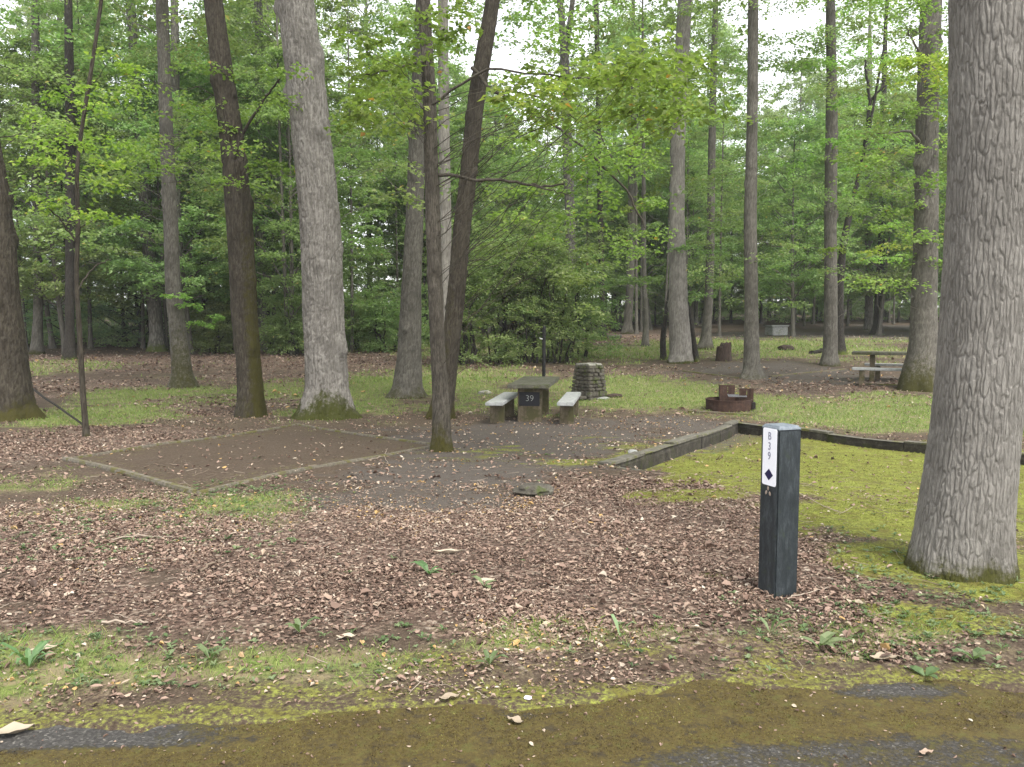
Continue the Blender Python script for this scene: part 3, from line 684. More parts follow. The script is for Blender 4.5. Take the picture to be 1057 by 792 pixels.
ground_stick([[(205, 596), (222, 588), (228, 585)]], .009, "short curved brown stick below the green grass patch", 9, rn=.6)
ground_stick([[(820, 510), (842, 522), (868, 534), (880, 528)]], .004, "slender dry twig crossing the moss between the post and the oak", 10)
ground_stick([[(380, 478), (396, 474), (402, 484)], [(396, 474), (400, 466)]], .006, "forked grey twig on the track beside the pad corner", 13)

def pebble(u, v, r, label, seed, mat, flat=.6, name="stone", cat="stone", grp="small loose stones"):
    p = pick(u, v); bm = bmesh.new(); bmesh.ops.create_icosphere(bm, subdivisions=3, radius=1); rg = random.Random(seed)
    o = Vector((rg.uniform(0, 50), rg.uniform(0, 50), 0))
    for w_ in bm.verts:
        q = w_.co + o; k = 1 + .3 * float(noise3(q.x * 1.3, q.y * 1.3, q.z * 1.3, seed)) + .12 * float(noise3(q.x * 4, q.y * 4, q.z * 4, seed)); w_.co = Vector((w_.co.x * k * r * 1.3, w_.co.y * k * r, w_.co.z * k * r * flat))
    ob = bm_obj(name, bm, M[mat], None, False); ob.location = (p[0], p[1], gz(p[0], p[1]) + r * flat * .5)
    tag(ob, label, cat, grp)
pebble(545, 722, .012, "white pebble on the mossy road edge near the centre", 1, 'sign_white')
pebble(428, 752, .009, "white chip on the mossy asphalt left of centre", 2, 'sign_white')
pebble(553, 514, .14, "dark mossy rock half buried in the leaves in front of the picnic table", 3, 'stone_dark', .55, "rock", "rock", None)
pebble(653, 470, .05, "pale stone on the ground just left of the stone curb", 4, 'concrete_pale')
pebble(500, 408, .12, "pale stone in the grass left of the picnic table", 5, 'stone_pale')
pebble(633, 411, .17, "dark flat stone in the grass right of the stone pillar", 6, 'stump', .35, "rock", "rock", None)
pebble(622, 413, .15, "pale flat stone slab touching the foot of the stone pillar", 7, 'concrete_pale', .25, "rock", "rock", None)
pebble(811, 362, .30, "small dark lump of wood in the bright grass beyond the fire ring", 8, 'stump', .5, "log_chunk", "log", None)

# ---------------------------------------------------------------- built things of the campsite
def along(P, Q, step):
    P = np.array(P[:2]); Q = np.array(Q[:2]); n = max(2, int(np.linalg.norm(Q - P) / step)); return P + (Q - P) * np.linspace(0, 1, n)[:, None]
def beam(P, Q, wd, h_top, h_bot, seed, off=0.0, ends=.04, step=.12):
    """a long slightly irregular beam lying along the ground from P to Q (verts, quads)"""
    c = along(P, Q, step); d = c[-1] - c[0]; d /= np.linalg.norm(d); s = np.array([d[1], -d[0]]); rg = np.random.default_rng(seed)
    c = c + s * off; g = gbase(c[:, 0], c[:, 1]); V = []
    prof = [(-.5, 0), (-.5, .8), (-.38, 1), (.38, 1), (.5, .8), (.5, 0)]
    for i, (q, gg) in enumerate(zip(c, g)):
        for a, b in prof:
            nse = .12 * noise3(q[0] * 2.5 + a * 3, q[1] * 2.5, b * 2.0, seed)
            p = q + s * wd * (a + float(nse) * .5); V.append([p[0], p[1], gg + h_bot + (h_top - h_bot) * b + float(nse) * .25 * (h_top) * (b > .5)])
    n = len(c); k = 6; Fq = [[i * k + j, i * k + (j + 1) % k, (i + 1) * k + (j + 1) % k, (i + 1) * k + j] for i in range(n - 1) for j in range(k)]
    for o in (0, (n - 1) * k): Fq += [[o, o + 1, o + 4, o + 5], [o + 1, o + 2, o + 3, o + 4]]
    return np.array(V), np.array(Fq)
# left tent pad edging
ctr = (QL + QF + QR + QB) / 4
root = tag(empty("pad_border", (ctr[0], ctr[1], ctr[2])), "low mossy timber border around the square dirt pad at left", "border")
for k, (P, Q, rr) in enumerate(((QL, QF, .07), (QF, QR, .055), (QB, QR, .06), (QL, QB, .05))):
    V, Fq = beam(P, Q, rr * .95, .05 + (k == 0) * .015, -.06, 300 + k); me = np_mesh("timber", V - ctr, Fq)
    link("timber", me, M['pad_timber'], root)
# stone kerb around the sunken pad on the right: blocks end to end, caps flush
root = tag(empty("stone_curb", tuple(PB)), "low mossy stone curb wall along the back and side of the sunken mossy pad", "curb wall")
def kerb(P, Q, wd, ht, hb, seed, blocks, mat, name):
    P = np.array(P[:2]); Q = np.array(Q[:2]); L = np.linalg.norm(Q - P); rg = random.Random(seed); t = 0; parts = []
    while t < L - .05:
        l = min(rg.uniform(*blocks), L - t); a = P + (Q - P) * (t + .006) / L; b = P + (Q - P) * (t + l - .006) / L
        parts.append(beam(a, b, wd * rg.uniform(.93, 1.07), ht + rg.uniform(-.018, .018), hb, seed + int(t * 10), off=rg.uniform(-.012, .012), step=.07)); t += l
    V, Fq = join_np(parts); return link(name, np_mesh(name, V - PB, Fq), M[mat], root)
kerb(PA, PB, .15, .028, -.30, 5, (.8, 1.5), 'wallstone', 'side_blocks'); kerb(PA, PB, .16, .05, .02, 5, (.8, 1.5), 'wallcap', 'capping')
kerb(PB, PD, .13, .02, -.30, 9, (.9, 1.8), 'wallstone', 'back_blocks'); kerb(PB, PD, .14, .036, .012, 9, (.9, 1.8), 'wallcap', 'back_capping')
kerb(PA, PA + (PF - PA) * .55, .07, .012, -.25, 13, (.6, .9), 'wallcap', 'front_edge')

# marker post
p = pick(802, 615.5); PY = p[1]
rt = tag(empty("marker_post", (p[0], p[1], gz(p[0], p[1])), math.radians(-69)), "short square black marker post with a narrow white sign in the brown leaves", "marker post")
S_ = .155; HP = 1.0
bm = bmesh.new(); bm_box(bm, 0, 0, HP / 2 - .15, S_, S_, HP + .22, 0, .006)
bmesh.ops.bevel(bm, geom=[e for e in bm.edges if all(v.co.z > HP * .94 for v in e.verts)], offset=.006, segments=1)
bm_obj("post_body", bm, M['post'], rt)
bm = bmesh.new(); h = S_ / 2 - .002; z0 = HP - .04
vs_ = [bm.verts.new((sx * h * k, sy * h * k, z)) for (k, z) in ((1.0, z0), (.97, z0 + .008), (.82, z0 + .021)) for sx, sy in ((-1, -1), (1, -1), (1, 1), (-1, 1))]
for r_ in (0, 4):
    for j in range(4): bm.faces.new([vs_[r_ + j], vs_[r_ + (j + 1) % 4], vs_[r_ + 4 + (j + 1) % 4], vs_[r_ + 4 + j]])
bm.faces.new(vs_[8:12]); bm.faces.new(vs_[0:4][::-1])
o = bm_obj("post_cap", bm, M['post_cap'], rt)
def rounded_plate(bm, w_, h_, t, r, seg=5):
    pts = []
    for cx_, cy_, a0 in ((w_ / 2 - r, h_ / 2 - r, 0), (-w_ / 2 + r, h_ / 2 - r, 90), (-w_ / 2 + r, -h_ / 2 + r, 180), (w_ / 2 - r, -h_ / 2 + r, 270)):
        for k in range(seg + 1):
            a = math.radians(a0 + 90 * k / seg); pts.append((cx_ + r * math.cos(a), cy_ + r * math.sin(a)))
    f = bm.faces.new([bm.verts.new((x, 0, z)) for x, z in pts]); r_ = bmesh.ops.extrude_face_region(bm, geom=[f])
    for v in [g for g in r_['geom'] if isinstance(g, bmesh.types.BMVert)]: v.co.y -= t
def text_mesh(name, s, size, mat, parent, loc, rot, bold=0.0, ext=.0006, sx=1.0):
    cu = bpy.data.curves.new(name, 'FONT'); cu.body = s; cu.size = size; cu.extrude = ext; cu.offset = bold; cu.align_x = 'CENTER'; cu.align_y = 'CENTER'
    t = bpy.data.objects.new(name, cu); COL.objects.link(t); dg = bpy.context.evaluated_depsgraph_get(); me = bpy.data.meshes.new_from_object(t.evaluated_get(dg)); bpy.data.objects.remove(t)
    me.materials.clear(); me.name = name; o = link(name, me, M[mat], parent, loc); o.rotation_euler = rot; o.scale = (sx, 1, 1); return o
# the face turned to the left in the picture is local -Y after rotation; plate stands 2 mm proud
PZ = HP - .035 - .165
bm = bmesh.new(); rounded_plate(bm, .118, .325, .003, .012); o = bm_obj("sign_plate", bm, M['sign_white'], rt); o.location = (.004, -S_ / 2 - .001, PZ)
for ch, dz in (("B", .118), ("3", .060), ("9", .005)):
    text_mesh("sign_letter", ch, .062, 'sign_faded', o, (0, -.0042, dz), (math.pi / 2, 0, 0), .0002, sx=.85)
bm = bmesh.new(); f = bm.faces.new([bm.verts.new(q) for q in ((0, 0, .033), (-.036, 0, 0), (0, 0, -.033), (.036, 0, 0))]); r_ = bmesh.ops.extrude_face_region(bm, geom=[f])
for v in [g for g in r_['geom'] if isinstance(g, bmesh.types.BMVert)]: v.co.y -= .0012
d_ = bm_obj("diamond_mark", bm, M['sign_dark'], o); d_.location = (0, -.0036, -.10)
bm = bmesh.new()
for dx, dz in ((-.016, -.012), (.016, -.014), (0, .014)):
    bmesh.ops.create_uvsphere(bm, u_segments=12, v_segments=8, radius=.5, matrix=Matrix.Translation((dx, 0, dz)) @ Matrix.Rotation(-dx * 25, 4, 'Y') @ Matrix.Diagonal((.017, .004, .026, 1)))
e_ = bm_obj("leaf_emblem", bm, M['emblem'], rt, True); e_.location = (-.004, -S_ / 2 - .001, HP - .395)

# concrete picnic tables and benches
def slab_leg(bm, x, y, w_, t, h, z0=-.1): bm_box(bm, x, y, (h + z0) / 2, w_, t, h - z0, 0, .012, .004)
def make_table(loc, rz, label, number=None, L=2.35, W=.80, H=.75, legs=(-.82, .45)):
    rt = tag(empty("picnic_table", loc, rz), label, "picnic table")
    bm = bmesh.new(); bm_box(bm, 0, 0, H - .035, W, L, .075, 0, .014, .003); bm_obj("tabletop", bm, M['concrete_top'], rt)
    for k, ly in enumerate(legs):
        bm = bmesh.new(); slab_leg(bm, 0, ly, .47, .13, H - .078); lg = bm_obj("leg", bm, M['concrete_leg'], rt)
        bm = bmesh.new(); bm_box(bm, 0, ly - .066, .04, .50, .015, .02, 0, .004)
        bm.free()
        if k == 0 and number:
            bm = bmesh.new(); bm_box(bm, -.005, ly - .071, .455, .40, .012, .27, 0, .003); pl = bm_obj("number_plate", bm, M['plate_dark'], lg)
            text_mesh("number", number, .17, 'paint_pale', pl, (.0, ly - .0795, .465), (math.pi / 2, 0, 0), -.004, .001)
            pl.data.materials[0] = M['plate_dark']
    return rt
def make_bench(loc, rz, label, L=2.2, W=.34, H=.45, group=None, legs=(-.72, .55)):
    rt = tag(empty("bench", loc, rz), label, "bench", group)
    bm = bmesh.new(); bm_box(bm, 0, 0, H - .03, W, L, .065, 0, .012, .003); bm_obj("seat", bm, M['bench_top'], rt)
    for ly in legs:
        bm = bmesh.new(); slab_leg(bm, 0, ly, .27, .13, H - .064); bm_obj("leg", bm, M['concrete_leg'], rt)
    return rt
def seat_of(x, y): return (x, y, gz(x, y))
az = math.radians(-8.5); ax = np.array([math.sin(-az), math.cos(az)])
tb = np.array([.30, 15.62]) + ax * 1.17
make_table(seat_of(*tb), az, "grey-green picnic table numbered 39 on the gravel between its two benches", "39")
b1 = np.array([-.335, 15.25]) + ax * 1.1; b2 = np.array([.985, 15.2]) + ax * 1.1
make_bench(seat_of(*b1), az, "pale-topped concrete bench left of the picnic table numbered 39", group="benches at the picnic tables")
make_bench(seat_of(*b2), az, "pale-topped concrete bench right of the picnic table numbered 39", W=.31, group="benches at the picnic tables")
p2 = pick(930, 396); a2 = math.radians(66); d2 = np.array([-math.sin(a2), math.cos(a2)]); n2 = np.array([d2[1], -d2[0]])
if n2[1] > 0: n2 = -n2
p2 = np.array([10.6, 22.3]); 
make_table(seat_of(*(p2 + [.0, .35])), a2, "second picnic table partly hidden behind the big trunk at right", None, L=2.3, H=.82, legs=(-.5, .62))
make_bench(seat_of(*(p2 + n2 * 1.0 + np.array([-.30, .0]))), a2, "bench on the near side of the table behind the big trunk at right", L=1.95, group="benches at the picnic tables", legs=(-.35, .72), H=.47)
make_bench(seat_of(*(p2 - n2 * 1.05)), a2, "bench on the far side of the table behind the big trunk at right", L=1.95, group="benches at the picnic tables", legs=(-.55, .62))
p3 = pick(966, 341); make_table(tuple(p3), math.radians(88), "distant dark picnic table beyond the road, just left of the big oak", None, L=2.4, H=.85, legs=(-.6, .6))

# lantern post
pz = at_depth(561.5, 338, 19.6); gzp = gz(pz[0], pz[1]); hh = pz[2] - gzp
rt = tag(empty("lantern_post", (pz[0], pz[1], gzp)), "thin black lantern post standing behind the numbered picnic table", "post")
v, f = tube([[0, 0, -.2], [0, 0, hh * .5], [0, 0, hh]], [.042, .042, .042], 12); bm = bmesh.new(); bm.free()
link("pole", np_mesh("pole", v, f, None, True), M['black_metal'], rt)
v, f = tube([[0, 0, hh - .01], [.0, 0, hh + .02], [-.03, 0, hh + .03]], [.043, .03, .008], 12); link("pole_cap", np_mesh("pole_cap", v, f, None, True), M['black_metal'], rt)
v, f = tube([[-.02, -.01, hh - .28], [-.09, -.02, hh - .27], [-.10, -.02, hh - .24]], [.014, .012, .01], 8); hk = link("hook", np_mesh("hook", v, f, None, True), M['white_bolt'], rt)

# stacked stone pillar
pp = pick(608, 412.5); rt = tag(empty("stone_pillar", tuple(pp), math.radians(40)), "squat tapering pillar of stacked mossy stones behind the right bench", "stone pillar")
rg_ = random.Random(5); bm = bmesh.new(); bmc = bmesh.new(); Hh = .92; z = -.06; k = 0
while z < Hh - .06:
    h = rg_.uniform(.06, .10) if z > .12 else .15
    t = max(0, z) / Hh; hw = .335 * (1 - t) + .25 * t
    for side in range(4):
        x = -hw; 
        while x < hw - .01:
            l = min(rg_.uniform(.12, .26), hw - x)
            if hw - (x + l) < .06: l = hw - x
            pr = rg_.uniform(-.016, .022); a = side * math.pi / 2
            cx_ = x + l / 2; cy_ = -hw + .06 - pr
            m_ = Matrix.Rotation(a, 4, 'Z') @ Matrix.Translation((cx_, cy_, z + h / 2)) @ Matrix.Rotation(rg_.uniform(-.05, .05), 4, 'Y') @ Matrix.Diagonal((l - .014, .12, h - .014, 1))
            r_ = bmesh.ops.create_cube(bm, size=1, matrix=m_)
            for vv in r_['verts']: vv.co += Vector([rg_.uniform(-.007, .007) for _ in range(3)])
            bmesh.ops.bevel(bm, geom=list({e for vv in r_['verts'] for e in vv.link_edges}), offset=.014, segments=2, affect='EDGES'); x += l
    z += h
bm_obj("stones", bm, M['stone_dark'], rt)
vs_ = [bmc.verts.new((sx * k_, sy * k_, zz)) for k_, zz in ((.295, -.1), (.215, Hh - .06)) for sx, sy in ((-1, -1), (1, -1), (1, 1), (-1, 1))]
for j in range(4): bmc.faces.new([vs_[j], vs_[(j + 1) % 4], vs_[4 + (j + 1) % 4], vs_[4 + j]])
bmc.faces.new(vs_[4:]); bm_obj("core", bmc, M['stump'], rt)
bm = bmesh.new()
for dx, dy, sx, sy in ((-.11, -.09, .26, .27), (.14, -.1, .22, .24), (-.06, .14, .36, .20), (.18, .13, .13, .18)): bm_box(bm, dx, dy, Hh - .035, sx, sy, .055, rg_.uniform(-.1, .1), .014, .01)
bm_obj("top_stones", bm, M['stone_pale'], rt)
bm = bmesh.new(); bm_box(bm, -.52, -.12, .10, .26, .40, .07, 0, .012, .01); bm_box(bm, -.5, -.12, .0, .2, .3, .14, 0, .012, .01)
bm_obj("stone_step", bm, M['stone_dark'], rt)

# fire ring with its slotted grill
pf = pick(752, 424.5); rt = tag(empty("fire_ring", (pf[0], pf[1], pf[2] + .035), math.radians(-12)), "round rusty steel fire ring with raised grill on a concrete slab", "fire ring")
def ring_mesh(r, t, h, seg=48):
    V = []; 
    for a in np.linspace(0, 2 * np.pi, seg, endpoint=False):
        for rr, zz in ((r, 0), (r, h), (r - t, h), (r - t, 0)): V.append([rr * math.cos(a), rr * math.sin(a), zz])
    Fq = [[i * 4 + j, ((i + 1) % seg) * 4 + j, ((i + 1) % seg) * 4 + (j + 1) % 4, i * 4 + (j + 1) % 4] for i in range(seg) for j in range(4)]
    return np.array(V), np.array(Fq)
v, f = ring_mesh(.48, .012, .225); link("steel_ring", np_mesh("steel_ring", v, f, None, False), M['rust'], rt)
v, f = ring_mesh(.492, .024, .022); rm_ = link("rim", np_mesh("rim", v + [0, 0, .21], f), M['rust'], rt)
bm = bmesh.new(); bm_box(bm, .51, -.06, .10, .07, .20, .15, 0, .005); bm_obj("tip_hinge", bm, M['rust_in'], rt)
def bracket(x0, y0, rz, w_, h0, h1):
    bm = bmesh.new()
    for dx, ww in ((-w_ / 2 + .03, .06), (-w_ * .12, .05), (w_ * .18, .05), (w_ / 2 - .03, .06)): bm_box(bm, dx, 0, (h0 + h1) / 2, ww * 1.45, .010, h1 - h0)
    bm_box(bm, 0, .002, h1 - .02, w_ - .004, .010, .04); bm_box(bm, 0, .002, h0 + .03, w_ - .004, .010, .06); bm_box(bm, .0, .003, (h0 + h1) / 2 - .04, w_ - .006, .010, .16)
    bm_box(bm, -w_ / 2 + .006, .09, (h0 + h1) / 2, .010, .17, h1 - h0 - .004); bm_box(bm, w_ / 2 - .006, .09, (h0 + h1) / 2 - .02, .010, .17, h1 - h0 - .06)
    o = bm_obj("grill_bracket", bm, M['rust'], rt); o.location = (x0, y0, 0); o.rotation_euler = (0, 0, rz)
bracket(-.02 - .0, .33, math.radians(10), .30, .10, .50); bracket(.36, -.02, math.radians(-8), .27, .10, .46)
bm = bmesh.new()
for k in range(9): bm_box(bm, .17, -.20 + k * .055, .30, .36, .014, .014)
for sx in (-.01, .35): bm_box(bm, sx, .02, .302, .016, .50, .02)
bm_obj("grate", bm, M['grate'], rt)
v = np.array([[.46 * math.cos(a), .46 * math.sin(a), .03] for a in np.linspace(0, 2 * np.pi, 25)[:-1]]); 
bm = bmesh.new(); bm.faces.new([bm.verts.new(q) for q in v]); bm_obj("ash_bed", bm, M['rust_in'], rt)
bm = bmesh.new(); bm_box(bm, 0, 0, 0, 1.35, 1.15, .05, 0, .006, .004); o = bm_obj("concrete_slab", bm, M['timber'], None); o.location = (pf[0] - .06, pf[1] - .05, pf[2] + .005); o.rotation_euler = (0, .0, math.radians(-28))
tag(o, "thin weathered slab under the rusty fire ring", "slab")

# stump, border timbers and logs
ps = pick(747, 373); bm = bmesh.new(); seg = 40; rows = 14; rg_ = random.Random(3); V = []
for i in range(rows):
    t = i / (rows - 1)
    for j in range(seg):
        a = 2 * math.pi * j / seg; top = .70 - .16 * float(ss((-.1 - math.cos(a)) / .35)) - .05 * abs(math.sin(3.5 * a)) + rg_.uniform(-.01, .01) * (i == rows - 1)
        r = .27 * (1 + .22 * (1 - t) ** 3) * (1 + .035 * math.sin(4 * a + 1) + .02 * math.sin(11 * a)) * (1 - .06 * t)
        V.append(bm.verts.new((r * math.cos(a), r * math.sin(a), -.1 + (top + .1) * t)))
for i in range(rows - 1):
    for j in range(seg): bm.faces.new([V[i * seg + j], V[i * seg + (j + 1) % seg], V[(i + 1) * seg + (j + 1) % seg], V[(i + 1) * seg + j]])
c_ = bm.verts.new((0, 0, .55))
for j in range(seg): bm.faces.new([V[(rows - 1) * seg + j], V[(rows - 1) * seg + (j + 1) % seg], c_])
o = bm_obj("tree_stump", bm, M['stump'], None, False); o.location = tuple(ps); tag(o, "dark jagged tree stump in the bright grass behind the fire ring", "stump")

def timber(P, Q, label, r=.07, mat='timber', h=.05):
    V, Fq = beam(P, Q, r * 2, h, -.05, int(P[0] * 100) % 97); c = (P + Q) / 2
    tag(link("border_timber", np_mesh("border_timber", V - c, Fq), M[mat], None, tuple(c)), label, "timber", "border timbers of the far site")
timber(pick(706, 384), pick(766, 392), "thin timber edging between the tall grey trunk and the fire ring area")
timber(pick(795, 390), pick(872, 382), "thin timber edging right of the slim trunk behind the fire ring")
timber(pick(880, 397.5), pick(935, 399), "short timber edging at the foot of the second picnic table")
timber(pick(925, 350), pick(985, 347), "dark timber edging beyond the far road at right", .10)
def log(P, Q, r, label, seed, mat='bark_dark', name="fallen_log", grp="fallen logs"):
    rg = np.random.default_rng(seed); t = np.linspace(0, 1, 12)[:, None]; q = P + (Q - P) * t + rg.normal(0, r * .25, (12, 3)); c = q.mean(0); v, f = tube(q - c, r * (1 - .4 * t[:, 0]), 10)
    k = len(v) // 10; f = np.concatenate([f, [[0, 1, 2, 3], [0, 3, 4, 5], [0, 5, 6, 7], [0, 7, 8, 9]], np.array([[0, 1, 2, 3], [0, 3, 4, 5], [0, 5, 6, 7], [0, 7, 8, 9]]) + (k - 1) * 10])
    me = np_mesh(name, v, f, {"moss": ('POINT', np.full(len(v), .15)), "plate": ('POINT', np.ones(len(v)))}, True)
    tag(link(name, me, M[mat], None, tuple(c)), label, "log", grp)
def up(p, z): return p + np.array([0, 0, z])
log(up(pick(538, 349), .15), up(pick(640, 350), .12), .16, "long fallen log on the brown forest floor beyond the thicket", 1, 'bark_far')
log(up(pick(634, 343), .2), up(pick(662, 342), .15), .2, "short dark fallen log among the thin far trunks", 2)
log(up(pick(836, 366), .05), up(pick(852, 364.5), .12), .10, "dark root-like log in the grass left of the paired trunks", 3)
log(up(pick(262, 356), .2), up(pick(300, 361), .1), .14, "dark fallen branch at the edge of the left woods", 4)
log(up(pick(20, 405), .35), up(pick(92, 447), .08), .03, "bare dead branch leaning from the left trunk to the thin sapling", 5, 'bark_dark', "dead_branch")
log(up(pick(530, 366), .85), up(pick(590, 368), .75), .045, "pale dead pole lying level across the thicket's right side", 6, 'bark_far', "dead_branch")
log(up(pick(520, 368), .45), up(pick(590, 371), .35), .04, "lower dead pole caught in the thicket behind the lantern post", 7, 'bark_far', "dead_branch")
rt = tag(empty("wood_pile", tuple(pick(612, 337))), "distant heap of split firewood among the trunks above the stone pillar", "wood pile")
rg_ = np.random.default_rng(9); P = []
for k in range(26):
    c = np.array([rg_.uniform(-1.1, 1.1), rg_.uniform(-.4, .4), 0]); c[2] = .1 + .55 * (1 - abs(c[0]) / 1.3) * rg_.uniform(); a = rg_.uniform(0, 3.14); d = np.array([math.cos(a), math.sin(a) * .6, rg_.normal(0, .35)]) * .45
    P.append(tube(np.array([c - d, c, c + d]), .075, 6))
V, Fq = join_np(P); link("split_logs", np_mesh("split_logs", V, Fq), M['timber'], rt)
P = [tube(np.array([[x_, -.3, .75], [x_ + .22, -.3, .80], [x_ + .45, -.28, .74]]), .08, 6) for x_ in (-.1,)]; V, Fq = join_np(P); link("pale_log", np_mesh("pale_log", V, Fq), M['concrete_pale'], rt)
pb = pick(801, 346.5); bm = bmesh.new(); bm_box(bm, 0, 0, .24, .95, .9, .5, .2, .04, .03); bm_box(bm, 0, 0, .53, 1.08, 1.0, .09, .2, .03, .02)
o = bm_obj("concrete_box", bm, M['concrete_pale'], None); o.location = tuple(pb); tag(o, "pale concrete box in the far grass beside the road", "concrete box")

# ---------------------------------------------------------------- trees
def leaf_cloud(C, Rr, per, L, wr, tilt, flat, rg, twigs=8, droop=.15, fold=.25):
    C = np.asarray(C, float); Rr = np.broadcast_to(np.asarray(Rr, float), (len(C),)); Nn = len(C); T = Nn * per
    ci = np.repeat(np.arange(Nn), per); tw = rg.integers(0, twigs, T)
    ang = rg.uniform(0, 2 * np.pi, (Nn, twigs)); el = rg.normal(0, .45 * flat + .05, (Nn, twigs))
    a = ang[ci, tw]; e = el[ci, tw]; t = rg.uniform(0, 1, T) ** .6; Rc = Rr[ci]
    d = np.stack([np.cos(a) * np.cos(e), np.sin(a) * np.cos(e), np.sin(e)], 1)
    pos = C[ci] + d * (Rc * t)[:, None] + rg.normal(0, 1, (T, 3)) * (Rc * .085)[:, None] * [1, 1, .6 + .6 * flat]
    pos[:, 2] -= droop * Rc * t * t
    ya = a + rg.normal(0, 1.1, T); ld = np.stack([np.cos(ya), np.sin(ya), rg.normal(-.25, tilt * .8, T)], 1); ld /= np.linalg.norm(ld, axis=1, keepdims=True)
    n0 = np.stack([rg.normal(0, tilt, T), rg.normal(0, tilt, T), np.ones(T)], 1); s = np.cross(ld, n0); s /= np.linalg.norm(s, axis=1, keepdims=True) + 1e-9; nn = np.cross(s, ld)
    Ls = (L * rg.uniform(.65, 1.25, T))[:, None]; Ws = Ls * wr
    v0 = pos; v1 = pos + ld * Ls * .45 + s * Ws * .5 + nn * Ws * fold; v2 = pos + ld * Ls; v3 = pos + ld * Ls * .45 - s * Ws * .5 + nn * Ws * fold
    V = np.stack([v0, v1, v2, v3], 1).reshape(-1, 3); Fq = np.arange(T * 4).reshape(-1, 4)
    cr = rg.normal(0, .13, Nn)[ci]; rnd = np.clip(rg.beta(2.4, 2.4, T) * .9 + .03 + cr, 0, .95); rare = rg.uniform(0, 1, T) < .006; rnd[rare] = 1.0
    return V, Fq, rnd
def limb_path(P, Q, rg, bow=.18, n=7):
    P = np.asarray(P, float); Q = np.asarray(Q, float); t = np.linspace(0, 1, n)[:, None]; q = P + (Q - P) * t; l = np.linalg.norm(Q - P)
    q += np.array([0, 0, 1.0]) * bow * l * np.sin(np.pi * t) * rg.uniform(.2, 1); q[1:-1] += rg.normal(0, .03 * l, (n - 2, 3)); return q

def trunk_mesh(name, cen, rad, zs, seg, moss_h, moss_side, rough, cellw, cellh, flare, limbs, seed, base_moss=.9, knots=()):
    """cen (n,2) centre line, rad (n), zs (n): bark plates are carved into the surface"""
    n = len(zs); ang = np.linspace(0, 2 * np.pi, seg, endpoint=False); A, Z = np.meshgrid(ang, zs)
    Rr = np.repeat(rad[:, None], seg, 1); rmean = float(np.median(rad[:max(4, n // 2)]))
    ncell = max(6, int(round(2 * np.pi * rmean / cellw)))
    wx = fbm(np.cos(A) * 2.2, np.sin(A) * 2.2, Z * 2.5 / max(.3, rmean * 4), 3, seed + 3) * .9
    wy = fbm(np.cos(A) * rmean * 30, np.sin(A) * rmean * 30, Z * 9, 2, seed + 4) * .8
    wx = wx + .28 * fbm(np.cos(A) * rmean * 34, np.sin(A) * rmean * 34, Z * 16, 2, seed + 8)
    aa = A / (2 * np.pi) * ncell + wx; bb = Z / cellh + wy
    d, cid = worley_wrap(aa, bb, ncell, seed); plate = ss((d - .02) / .30); d2_, c2_ = worley_wrap(aa * 2 + 3, bb * 2.6 + wy, ncell * 2, seed + 12); plate = plate * (.72 + .28 * ss(d2_ / .2)); cid = .6 * cid + .4 * c2_
    lob = 1 + flare * np.exp(-np.maximum(Z, 0) / (rmean * 1.1)) * (.5 + .8 * (noise3(np.cos(A) * 1.9, np.sin(A) * 1.9, Z * 0.6, seed + 1)))
    big = 1 + .035 * fbm(np.cos(A) * 1.6, np.sin(A) * 1.6, Z * .9, 2, seed + 2)
    Rr = Rr * lob * big + rough * (plate - .6) + rough * .8 * (cid - .5) * plate + rough * .35 * noise3(np.cos(A) * rmean * 60, np.sin(A) * rmean * 60, Z * 25, seed + 6)
    for ka, kz, ks, kh in knots:
        dd = ((np.abs((A - ka + np.pi) % (2 * np.pi) - np.pi)) * rmean / ks) ** 2 + ((Z - kz) / (ks * 1.25)) ** 2; Rr = Rr + kh * np.exp(-dd) * (1 + .35 * noise3(np.cos(A) * rmean * 14, np.sin(A) * rmean * 14, Z * 9, seed + 30))
    V = np.stack([cen[:, 0][:, None] + Rr * np.cos(A), cen[:, 1][:, None] + Rr * np.sin(A), Z], -1).reshape(-1, 3)
    i = np.arange(n - 1)[:, None] * seg; j = np.arange(seg)[None, :]; j2 = (j + 1) % seg
    Fq = np.stack([i + j, i + j2, i + seg + j2, i + seg + j], -1).reshape(-1, 4)
    an = noise3(np.cos(A) * 1.3, np.sin(A) * 1.3, Z * .8, seed + 20); mo = (base_moss - .15 * ((seed * 7) % 4)) * np.clip(1 - Z / np.maximum(moss_h * (1 + .7 * an), .01), 0, 1) ** .7
    if moss_side is not None:
        a0, hs_, st = moss_side; mo = np.maximum(mo, st * ss(.5 + .9 * np.cos(A - a0)) * np.clip(1.15 - Z / hs_, 0, 1))
    mo = mo.ravel(); pl = plate.ravel()
    P = [(V, Fq)]; extra = 0
    for pth, r0, r1 in limbs:
        v, f = tube(pth, np.linspace(r0, r1, len(pth)), 6); P.append((v, f)); extra += len(v)
    V, Fq = join_np(P); mo = np.concatenate([mo, np.zeros(extra)]); pl = np.concatenate([pl, np.full(extra, .8)])
    return np_mesh(name, V, Fq, {"moss": ('POINT', mo), "plate": ('POINT', pl)}, True)

